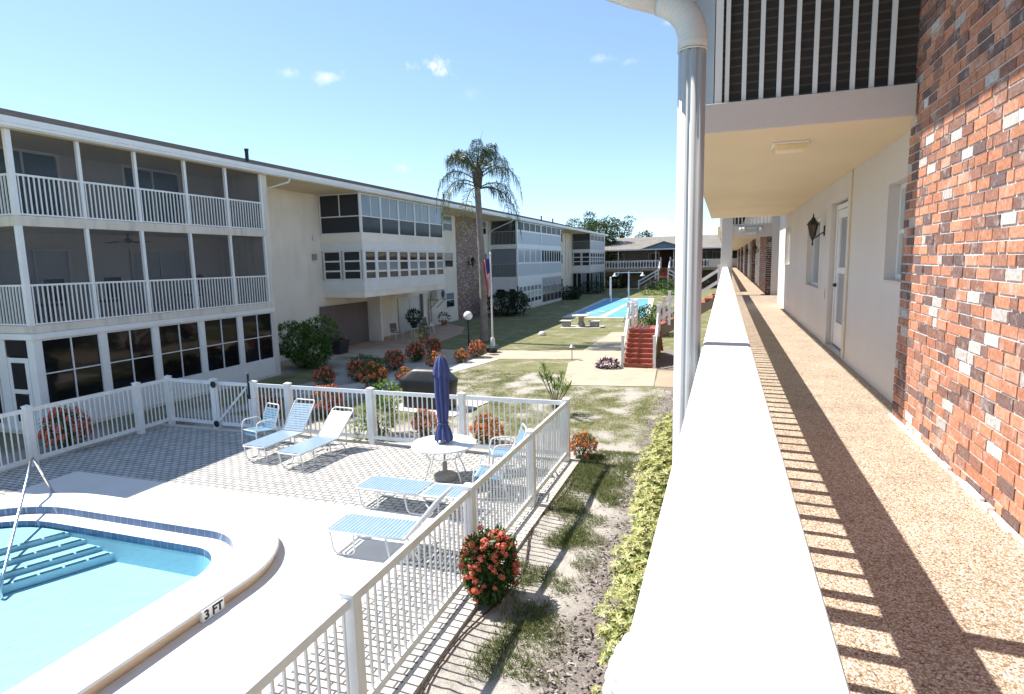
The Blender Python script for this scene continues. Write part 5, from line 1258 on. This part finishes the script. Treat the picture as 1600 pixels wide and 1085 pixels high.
bush('green_shrub', 'low dark green shrub within the ixora row', [((0,0,.35),(.7,.6,.4)),((.4,.2,.3),(.5,.5,.35))], 1400, .1, .05, 'leaf_green', (-13.2,20.2,0), 6)
bush('green_shrub', 'lime green shrub growing through the back fence beside the raised lounger', [((0,0,.5),(.45,.45,.5)),((.1,.25,.95),(.4,.4,.4)),((-.2,-.3,.25),(.4,.35,.25))], 1700, .10, .045, 'leaf_lime', (-8.05,12.75,0), 7)
bush('round_shrub', 'big rounded dark shrub beside the white bay, behind the flag', [((0,0,.95),(1.9,1.7,1.0)),((.3,.6,1.2),(1.3,1.3,.75))], 3600, .2, .09, 'leaf_dark', (-16.5,46.0,0), 8)
for i, (x, y, s, lb_) in enumerate(((-16.3,66.0,.8,'small shrub below the farther brick panel'),(-17.6,71.5,1.0,'low dark shrub by the drainpipes before the last bay'),(-16.3,77.3,1.35,'wide dark shrub in front of the last bay'))):
    bush('foundation_shrub', lb_, [((0,0,.55*s),(1.3*s,1.3*s,.65*s)),((.6*s,.5*s,.5*s),(.9*s,.9*s,.5*s))], 1100, .25, .1, 'leaf_dark', (x,y,0), 20+i, group='dark shrubs along the long building')
bush('clipped_hedge', 'dark clipped hedge block at the end of the long building', [((0,0,1.0),(1.6,1.2,1.1)),((.5,0,.9),(1.5,1.2,1.0)),((-.5,0,.9),(1.4,1.2,1.0))], 2400, .25, .12, 'leaf_dark', (-15.6,91.5,0), 30, 'hedge')
bush('green_shrub', 'dense green shrub behind the stair landing', [((0,0,.8),(1.3,1.2,.85)),((.7,.3,.9),(1.0,1.0,.7)),((-.5,-.3,.6),(.9,.9,.6))], 3600, .16, .07, 'leaf_green', (-3.9,34.6,0), 31, mat2='leaf_lime', n2=700)
bush('purple_plant', 'low purple foliage plant at the foot of the red stairs', [((0,0,.16),(.45,.35,.18))], 500, .16, .05, 'leaf_purple', (-4.25,23.45,0), 32, 'plant', stems=0)
bush('lawn_bed', 'low bright green plant bed on the lawn before the far staircase', [((0,0,.2),(2.6,1.3,.32)),((1.8,.5,.2),(1.6,1.0,.3))], 1500, .25, .1, 'leaf_lime', (-7.2,74,0), 33, 'plant bed', stems=0)
for i, (x, y, s, lb_) in enumerate(((-9.3,86.6,1.,'dark shrub under the left wing of the far staircase'),(-7.3,84.2,1.15,'leafy shrub under the middle of the far staircase'),(-5.3,86.0,.9,'dark shrub under the right wing of the far staircase'),(-3.2,88,1.1,'dark shrub right of the far staircase'))):
    bush('stair_shrub', lb_, [((0,0,.6*s),(1.2*s,1.0*s,.7*s)),((.5,.2,.5*s),(.9*s,.8*s,.5*s))], 900, .25, .11, 'leaf_dark' if i != 1 else 'leaf_green', (x,y,0), 40+i, group='shrubs around the far staircase')
def oleander():
    rnd = random.Random(9); t = thing('oleander', 'leggy oleander with long leaves on the lawn beyond the fence corner', 'shrub', (-4.35,15.9,0)); m = MB(); f = MB(); f.flat = True
    for k in range(9):
        a = 2*PI*k/9+rnd.uniform(-.3,.3); R = rnd.uniform(.15,.55); h = rnd.uniform(.8,1.35); b = Vector((-4.35,15.9,0)); p1 = b+Vector((R*.3*math.cos(a),R*.3*math.sin(a),h*.45)); p2 = b+Vector((R*math.cos(a),R*math.sin(a),h))
        m.tube([b,p1,p2], [.016,.012,.007], 5)
        for j in range(26):
            q = p1.lerp(p2, rnd.uniform(.45,1.05)); d = (rvec(rnd)*.8+Vector((0,0,.75))+(p2-p1).normalized()*.3).normalized(); leaf(f, q, d, Vector((0,0,1)), rnd.uniform(.14,.24), .034)
    m.build('stem', 'bark2', t); f.build('foliage', 'leaf_lime', t)
oleander()
# variegated hedge plants under the walkway
proto = None
hl = ['beside the second spout, closest to the camera', 'next after the gap in the mulch', 'with a bare dark hollow at its side', 'between two taller neighbours', 'leaning towards the sandy strip', 'widest of the row', 'with a greener top', 'opposite the fence corner', 'half behind the white spout', 'before the pink paved square', 'last before the pink paved square']
for i, (y, s, dx) in enumerate(((4.6,.62,0),(5.75,.9,.05),(6.9,1.0,0),(8.0,.95,.0),(9.1,1.05,-.05),(10.3,1.15,-.12),(11.6,1.1,-.1),(12.9,1.1,-.12),(15.0,.95,.05),(16.6,1.0,.0),(18.2,1.0,.05))):
    lab = 'yellow green variegated shrub under the balustrade, ' + hl[i]
    if proto is None or i == 5:
        rnd = random.Random(70+i); t = thing('variegated_shrub', lab, 'shrub', (0,0,0), 'variegated shrubs along the walkway')
        lo = [((0,0,.38),(.42,.58,.42)),((-.1,.25,.55),(.34,.36,.30)),((.08,-.28,.5),(.34,.36,.32))]
        rosettes(rnd, lo, 420, .08, .028).build('foliage', 'leaf_varieg', t); crown(rnd, [((0,0,.36),(.36,.5,.36))], 420, .08, .045, inner=.2).build('inner_leaves', 'leaf_green', t); proto = t
        t.location = (-.82+dx, y, 0); t.scale = (s,s,s)
    else: dup(proto, (-.82+dx, y, 0), random.choice((0, PI))+random.uniform(-.3,.3), s, lab)
# palm
pm = thing('palm_tree', 'tall queen palm with drooping feathery fronds in front of the brick panel', 'tree', (-12.2, 30.0, 0))
rnd = random.Random(17); PX, PY_ = -12.2, 30.0
m = MB(); pts = [(PX+.10-.10*t+.05*math.sin(t*4), PY_, 8.3*t) for t in [i/40 for i in range(41)]]; m.tube(pts, [.205*(1-.25*(i/40))+.08*math.exp(-i/1.5)+.007*(i % 2) for i in range(41)], 14); m.build('trunk', 'bark', pm, smooth=True)
m = MB(); m.tube([(PX,PY_,8.1),(PX-.02,PY_,8.5),(PX,PY_,9.0),(PX+.02,PY_,9.4)], [.19,.26,.22,.08], 12)
for k in range(10):
    a = rnd.uniform(0,2*PI); m.tube([(PX+.17*math.cos(a),PY_+.17*math.sin(a),8.0+rnd.uniform(0,.5)),(PX+.32*math.cos(a),PY_+.32*math.sin(a),8.5+rnd.uniform(.2,.6))], [.05,.02], 5)
m.build('crownshaft', 'bark2', pm, smooth=True)
cu, cr_ = right, Vector((0,0,1))
view = Vector((PX, PY_, 0)).normalized(); side = Vector((view.y, -view.x, 0))
def frond(azim, L, rise, droop, mat, base_z=8.75, dens=46, ll=.92):
    d = Vector((math.cos(azim), math.sin(azim), 0)); r = MB(); f = MB(); f.flat = True; P = []
    for i in range(26):
        t = i/25; hx = L*(t-.10*t*t); P.append(Vector((PX, PY_, base_z))+d*(.12+hx*math.cos(rise*.6)*(1-.25*droop*t*t))+Vector((0,0,L*(math.sin(rise)*t-droop*t**2.1))))
    r.tube(P, [.035*(1-.85*i/25) for i in range(26)], 5)
    x = d.cross(Vector((0,0,1)))
    for k in range(dens*2):
        t = .12+.88*(k/(dens*2)); q = t*25; i = min(24, int(q)); p = P[i].lerp(P[i+1], q-i); tn = (P[i+1]-P[i]).normalized(); s = -1 if k % 2 else 1
        l = ll*(math.sin(PI*min(1,t*.85+.12))**.6)*rnd.uniform(.75,1.15); o_ = (x*s*rnd.uniform(.35,.9)+tn*rnd.uniform(.2,.5)+Vector((0,0,rnd.uniform(-.35,.45)))).normalized()
        w = .03; a0 = p; a1 = p+o_*l*.38+Vector((0,0,-.05*l)); a2 = a1+(o_*.35+Vector((0,0,-1))+rvec(rnd)*.18).normalized()*l*.62
        wv = tn*w/2+rvec(rnd)*.006; f.add([a0-wv*.5,a0+wv*.5,a1+wv,a1-wv,a2+wv*.15,a2-wv*.15], [(0,1,2,3),(3,2,4,5)])
    fo = r.build('frond', 'leaf_palm', pm); f.build('leaflets', mat, fo)
def az(s, dpt): v = side*s+view*dpt; return math.atan2(v.y, v.x)
for s, dpt, L, rise, droop, mt in ((-1,-.1,3.1,.78,1.15,'leaf_palm'),(-1,.5,2.9,.6,1.1,'leaf_palm'),(-.9,-.6,2.8,.45,1.1,'leaf_palm'),(1,.1,3.3,.85,1.1,'leaf_palm'),(1,-.5,3.0,.45,1.1,'leaf_palm'),(.9,.7,2.9,.95,1.0,'leaf_palm'),(1,-.1,2.7,.2,1.05,'leaf_palm'),(-.55,.3,2.9,1.25,1.05,'leaf_palm'),
    (-.75,.2,2.3,1.15,.72,'leaf_palm'),(-.45,-.8,2.2,1.2,.8,'leaf_palm'),(.5,-.8,2.2,1.2,.75,'leaf_palm'),(.6,.4,2.6,1.1,.75,'leaf_palm'),(.2,1,2.4,1.1,.75,'leaf_palm'),(-.2,1,2.3,1.0,.8,'leaf_palm'),(.1,-1,2.0,1.25,.62,'leaf_palm'),(.25,-.3,1.9,1.42,.5,'leaf_palm'),(-.2,.1,1.7,1.45,.55,'leaf_palm'),(0,-.4,2.0,1.5,.45,'leaf_palm'),(.15,.3,2.0,1.48,.5,'leaf_palm'),(-.3,-.2,2.2,1.35,.75,'leaf_palm'),(-.4,-.9,2.3,.05,1.05,'leaf_palm_dry'),(.7,-.5,2.4,.25,1.0,'leaf_palm')):
    frond(az(s, dpt), L*1.18, rise, droop, mt, base_z=8.05+1.15*max(0, min(rise,1.2)-.4))
m = MB(); m.tube([(PX,PY_,9.2),(PX+.12,PY_,10.2),(PX+.35,PY_,10.9)], [.02,.014,.004], 5); m.build('spear_leaf', 'leaf_palm', pm)
# trees beyond the buildings
def tree(x, y, h, lobes, n, L, w, mat, label, seed, tr=.3, group='trees beyond the buildings'):
    rnd = random.Random(seed); t = thing('broadleaf_tree', label, 'tree', (x,y,0), group)
    lo = [((x+c[0],y+c[1],c[2]), r) for c, r in lobes]; zc = min(l[0][2]-l[1][2] for l in lo)
    m = MB(); m.tube([(x,y,0),(x+.1,y,zc*.6),(x,y,zc+1),(x+.1,y,h*.75)], [tr,tr*.8,tr*.6,tr*.25], 8)
    for c, r in lo: m.tube([(x,y,zc*.8),((x+c[0])/2,(y+c[1])/2,(zc+c[2])/2+.3),c], [tr*.5,tr*.3,tr*.1], 6)
    m.build('trunk', 'bark2', t); crown(rnd, lo, n, L, w, inner=.35).build('crown', mat, t)
tree(-18.6, 96, 10.8, [((0,0,8.6),(2.7,2.3,2.0)),((0,0,6.8),(2.6,2.3,1.9)),((-1.6,.5,9.6),(1.6,1.6,1.2)),((1.3,0,9.9),(1.5,1.4,1.1)),((1.6,-.5,5.6),(1.9,1.8,1.5)),((.3,0,4.0),(1.7,1.6,1.4)),((1.2,.5,7.6),(1.4,1.3,1.0))], 5200, .34, .19, 'leaf_tree', 'bushy broadleaf tree at the end of the long building', 51)
tree(-24.5, 104, 11, [((0,0,10.0),(1.9,1.7,1.5)),((1.6,0,9.6),(1.5,1.3,1.1)),((-1.4,0,9.4),(1.4,1.2,1.2))], 1300, .34, .17, 'leaf_tree', 'tree showing above the roof, leftmost of the far trees', 52)
tree(-22.0, 104, 11.4, [((0,0,11.4),(1.2,1.1,1.2)),((.5,0,10.0),(.9,.9,.9)),((-.5,0,9.4),(.8,.7,.9))], 700, .32, .16, 'leaf_dark', 'tall thin topped tree above the long roof', 53)
tree(-16.8, 106, 10.6, [((0,0,9.3),(1.9,1.6,1.5)),((1.2,0,10.9),(1.1,1.0,.8)),((-1.0,0,10.4),(1.2,1.1,.9))], 1300, .34, .17, 'leaf_tree', 'sparse crowned tree behind the bushy broadleaf tree', 54)
tree(-14.6, 118, 10.2, [((0,0,8.2),(1.7,1.5,1.2)),((-1.0,0,7.6),(1.1,1,.9)),((.9,0,8.9),(.9,.9,.7))], 1000, .36, .18, 'leaf_dark', 'dark tree behind the left end of the grey shingle roof', 55)
tree(-19.8, 101, 9, [((0,0,8.9),(1.9,1.7,1.6)),((-1.7,0,8.6),(1.5,1.3,1.2))], 1400, .34, .18, 'leaf_dark', 'dark tree half hidden behind the last bay', 56)

# ================================================================== FAR BUILDING
fb = thing('courtyard_building', 'two-storey tan building with pale shingle roof, blue gable and white balcony closing the courtyard', 'building', (-8, 97, 0))
XL_, XR_, YB_ = -22.5, 2.0, 96.5
m = MB(); m.box(XL_, XR_, YB_, 108, 0, 5.75); m.build('wall', 'fartan', fb)
m = MB(); m.box(XL_, XR_, 91.3, YB_, 2.55, 2.95); m.build('balcony_slab', 'fartan', fb)
xl, xr, ye, yr, ze_, zr_ = -19.6, 4, 90.9, 100, 5.72, 7.75
m = MB(); m.add([(xl,ye,ze_),(xr,ye,ze_),(xr,yr,zr_),(xl+3.4,yr,zr_),(xl,110,ze_),(xr,110,ze_),(xl,ye,ze_-.14),(xr,ye,ze_-.14),(xl,110,ze_-.14),(xr,110,ze_-.14)], [(0,1,2,3),(3,2,5,4),(0,3,4),(0,6,7,1),(4,8,6,0),(6,8,9,7)])
rf_ = m.build('roof', 'shingle_pale', fb)
m = MB(); m.box(xl, xr, ye-.12, ye, ze_-.16, ze_+.02); m.build('gutter', 'white', fb)
gx, gz = -8.3, 6.66
m = MB(); m.add([(gx-3.1,ye-.5,ze_),(gx+3.1,ye-.5,ze_),(gx,ye-.5,gz)], [(0,1,2)]); m.v += [(x,y+.25,z) for x,y,z in m.v]; m.f += [[3,5,4],[0,3,4,1]]; m.mi += [0,0]; m.build('gable', 'bluegable', fb)
m = MB(); m.add([(gx-3.4,ye-.75,ze_-.02),(gx,ye-.75,gz+.12),(gx,98,gz+.12),(gx-3.4,98,ze_-.02),(gx+3.4,ye-.75,ze_-.02),(gx+3.4,98,ze_-.02),(gx-3.4,ye-.75,ze_-.12),(gx,ye-.75,gz+.0),(gx+3.4,ye-.75,ze_-.12)], [(0,1,2,3),(1,4,5,2),(0,6,7,1),(1,7,8,4)]); m.build('gable_roof', 'shingle_pale', fb)
m = MB(); m.box(gx-3.4,gx+3.4,ye-.7,ye-.5,ze_-.14,ze_); m.build('fascia', 'white', fb)
for x in (-18.5,-15,-9.55,-7.0,-3.5, 0):
    m = MB(); m.box(x-.06,x+.06,91.35,91.47,2.95,ze_-.14); m.box(x-.1,x+.1,91.35,91.55,0,2.55); m.build('post', 'white', fb)
def orn(u0, u1):
    m = MB(); m.box(u0,u1,91.28,91.40,3.98,4.10); m.box(u0,u1,91.28,91.40,2.96,3.06); n = int((u1-u0)/.42)
    for i in range(n):
        u = u0+(u1-u0)*(i+.5)/n; m.yprism([(u-.13,3.06),(u+.13,3.06),(u+.06,3.3),(u+.05,3.7),(u+.15,3.98),(u-.15,3.98),(u-.05,3.7),(u-.06,3.3)], 91.30, 91.38)
    m.build('balustrade', 'white', fb)
orn(-19.5,-9.0); orn(-7.3,-2.2)
m = MB(); m.box(-2.2, 2, 91.28, 91.42, 2.96, 4.1); m.build('parapet', 'wallwhite', fb)
m = MB(); m.box(-9.4,-7.0,YB_-.06,YB_,2.95,5.7); m.build('brick_wall', 'farbrick', fb)
FF = Face('x', YB_)
for x0, x1, z0, z1, mt in ((-17.2,-14.9,3.75,5.15,'dark'),(-11.2,-9.6,3.75,5.2,'smoke'),(-6.8,-5.6,3.6,5.2,'dark'),(-4.2,-2.6,3.4,5.2,'dark'),(-1.8,-.6,3.2,5.2,'dark'),(-13.6,-11.0,.7,2.1,'smoke'),(-6.5,-5,.6,2.1,'dark')):
    window(fb, FF, x0, x1, z0, z1, 2, (1,), 'fartan' if z1 < 3 else 'white', mt, .08, .05)
for x in (-14.7, -10.2):
    m = MB(); FF.box(m, x-.5, x+.5, 0, .05, .05 if x < -12 else 2.97, 2.2 if x < -12 else 5.0); m.build('door', 'maroon', fb)
fs = thing('far_staircase', 'red and white staircase splitting into two wings below the blue gable', 'staircase', (-8.2, 88, 0))
m = MB(); xa, xb = -8.75, -7.55
for i in range(6): y = 91.2-.3*i; z = 2.9-.19*i; m.box(xa, xb, y-.3, y, z-.06, z); m.box(xa, xb, y-.06, y-.03, z-.19, z-.06)
m.box(xa-.1, xb+.1, 88.1, 89.4, 1.66, 1.76)
for s in (-1, 1):
    for i in range(9):
        z = 1.76-.19*(i+1); x = -8.15+s*(.7+.3*i); m.box(x, x+s*.3, 88.1, 89.4, z-.06, z); m.box(x+s*.01, x+s*.03, 88.15, 89.35, z-.06, z+.13)
m.build('treads', 'redstep', fs)
for s in (-1, 1):
    x = -8.15; m = MB()
    m.yprism([(x+s*.6,1.2),(x+s*3.3,-.1),(x+s*3.4,.25),(x+s*.6,1.66)] if s > 0 else [(x+s*.6,1.66),(x+s*3.4,.25),(x+s*3.3,-.1),(x+s*.6,1.2)], 88.04, 88.1); m.build('stringer', 'stringer', fs)
m = MB(); m.box(xa-.1, xb+.1, 88.02, 88.1, 1.5, 1.66); m.build('landing_beam', 'stringer', fs)
m = MB()
for s in (-1, 1):
    x = -8.15+s*.68; post(m, x, 88.1, 0, 3.0, .2); post(m, x, 91.2, 2.9, 4.5, .2)
    m.bar((x,88.1,2.85),(x,91.2,4.35),.08,.22); m.bar((x,88.1,2.3),(x,91.2,3.75),.08,.16)
    xo = -8.15+s*3.4; post(m, xo, 88.1, 0, 1.35, .2); m.bar((x,88.1,2.75),(xo,88.1,1.15),.08,.2); m.bar((x,88.1,2.25),(xo,88.1,.65),.08,.16)
m.build('handrail', 'white', fs)

# ================================================================== GRASS BLADES and MULCH
rnd = random.Random(99); gm = MB(); gm.flat = True
def tuft(x, y, n, h, sp):
    for k in range(n):
        a = rnd.uniform(0,2*PI); q = rnd.random()**.5*sp; p = Vector((x+q*math.cos(a), y+q*math.sin(a), -.005)); b = rnd.uniform(0,2*PI); l = h*rnd.uniform(.5,1.3)
        w = .005; t = p+Vector((math.cos(b)*l*.6, math.sin(b)*l*.6, l*.8)); s = Vector((-math.sin(b), math.cos(b), 0))*w
        gm.add([p-s, p+s, t], [(0,1,2)])
cnt = 0
for i in range(60000):
    x = rnd.uniform(-2.9,-.9); y = rnd.uniform(3.2,13); g, mm_ = cover(x, y)
    if rnd.random() < (g-.16)*1.7*(1-mm_*.6): tuft(x, y, 4, .06, .035); cnt += 1
    if cnt > 12000: break
cnt = 0
for i in range(90000):
    x = rnd.uniform(-10.5,-.9); y = rnd.uniform(12.4,22); g, mm_ = cover(x, y)
    if x < -6.6 and -9.3 < x and 14.9 < y < 17.7: continue
    if x > -5.2 and y > 19.7: continue
    if rnd.random() < (g-.35)*1.3*(1-mm_): tuft(x, y, 3, .05, .05); cnt += 1
    if cnt > 18000: break
o = gm.build('grass', 'grass'); tag(o, 'sparse tufts of grass growing in the sandy ground', 'grass', kind='stuff')
mm = MB(); mm.flat = True
for i in range(9000):
    x = rnd.uniform(-2.1,-.3); y = rnd.uniform(3.5,20); g, k = cover(x, y)
    if rnd.random() > k*.9+.03: continue
    p = Vector((x, y, rnd.uniform(.0,.022))); d = rvec(rnd); d.z *= .3; d.normalize(); s = d.cross(Vector((0,0,1))).normalized()*rnd.uniform(.006,.015); l = rnd.uniform(.02,.07)
    mm.add([p-s, p+s, p+d*l+s, p+d*l-s], [(0,1,2,3)])
o = mm.build('mulch', 'mulch'); tag(o, 'dark bark mulch scattered under the variegated shrubs', 'mulch', kind='stuff')
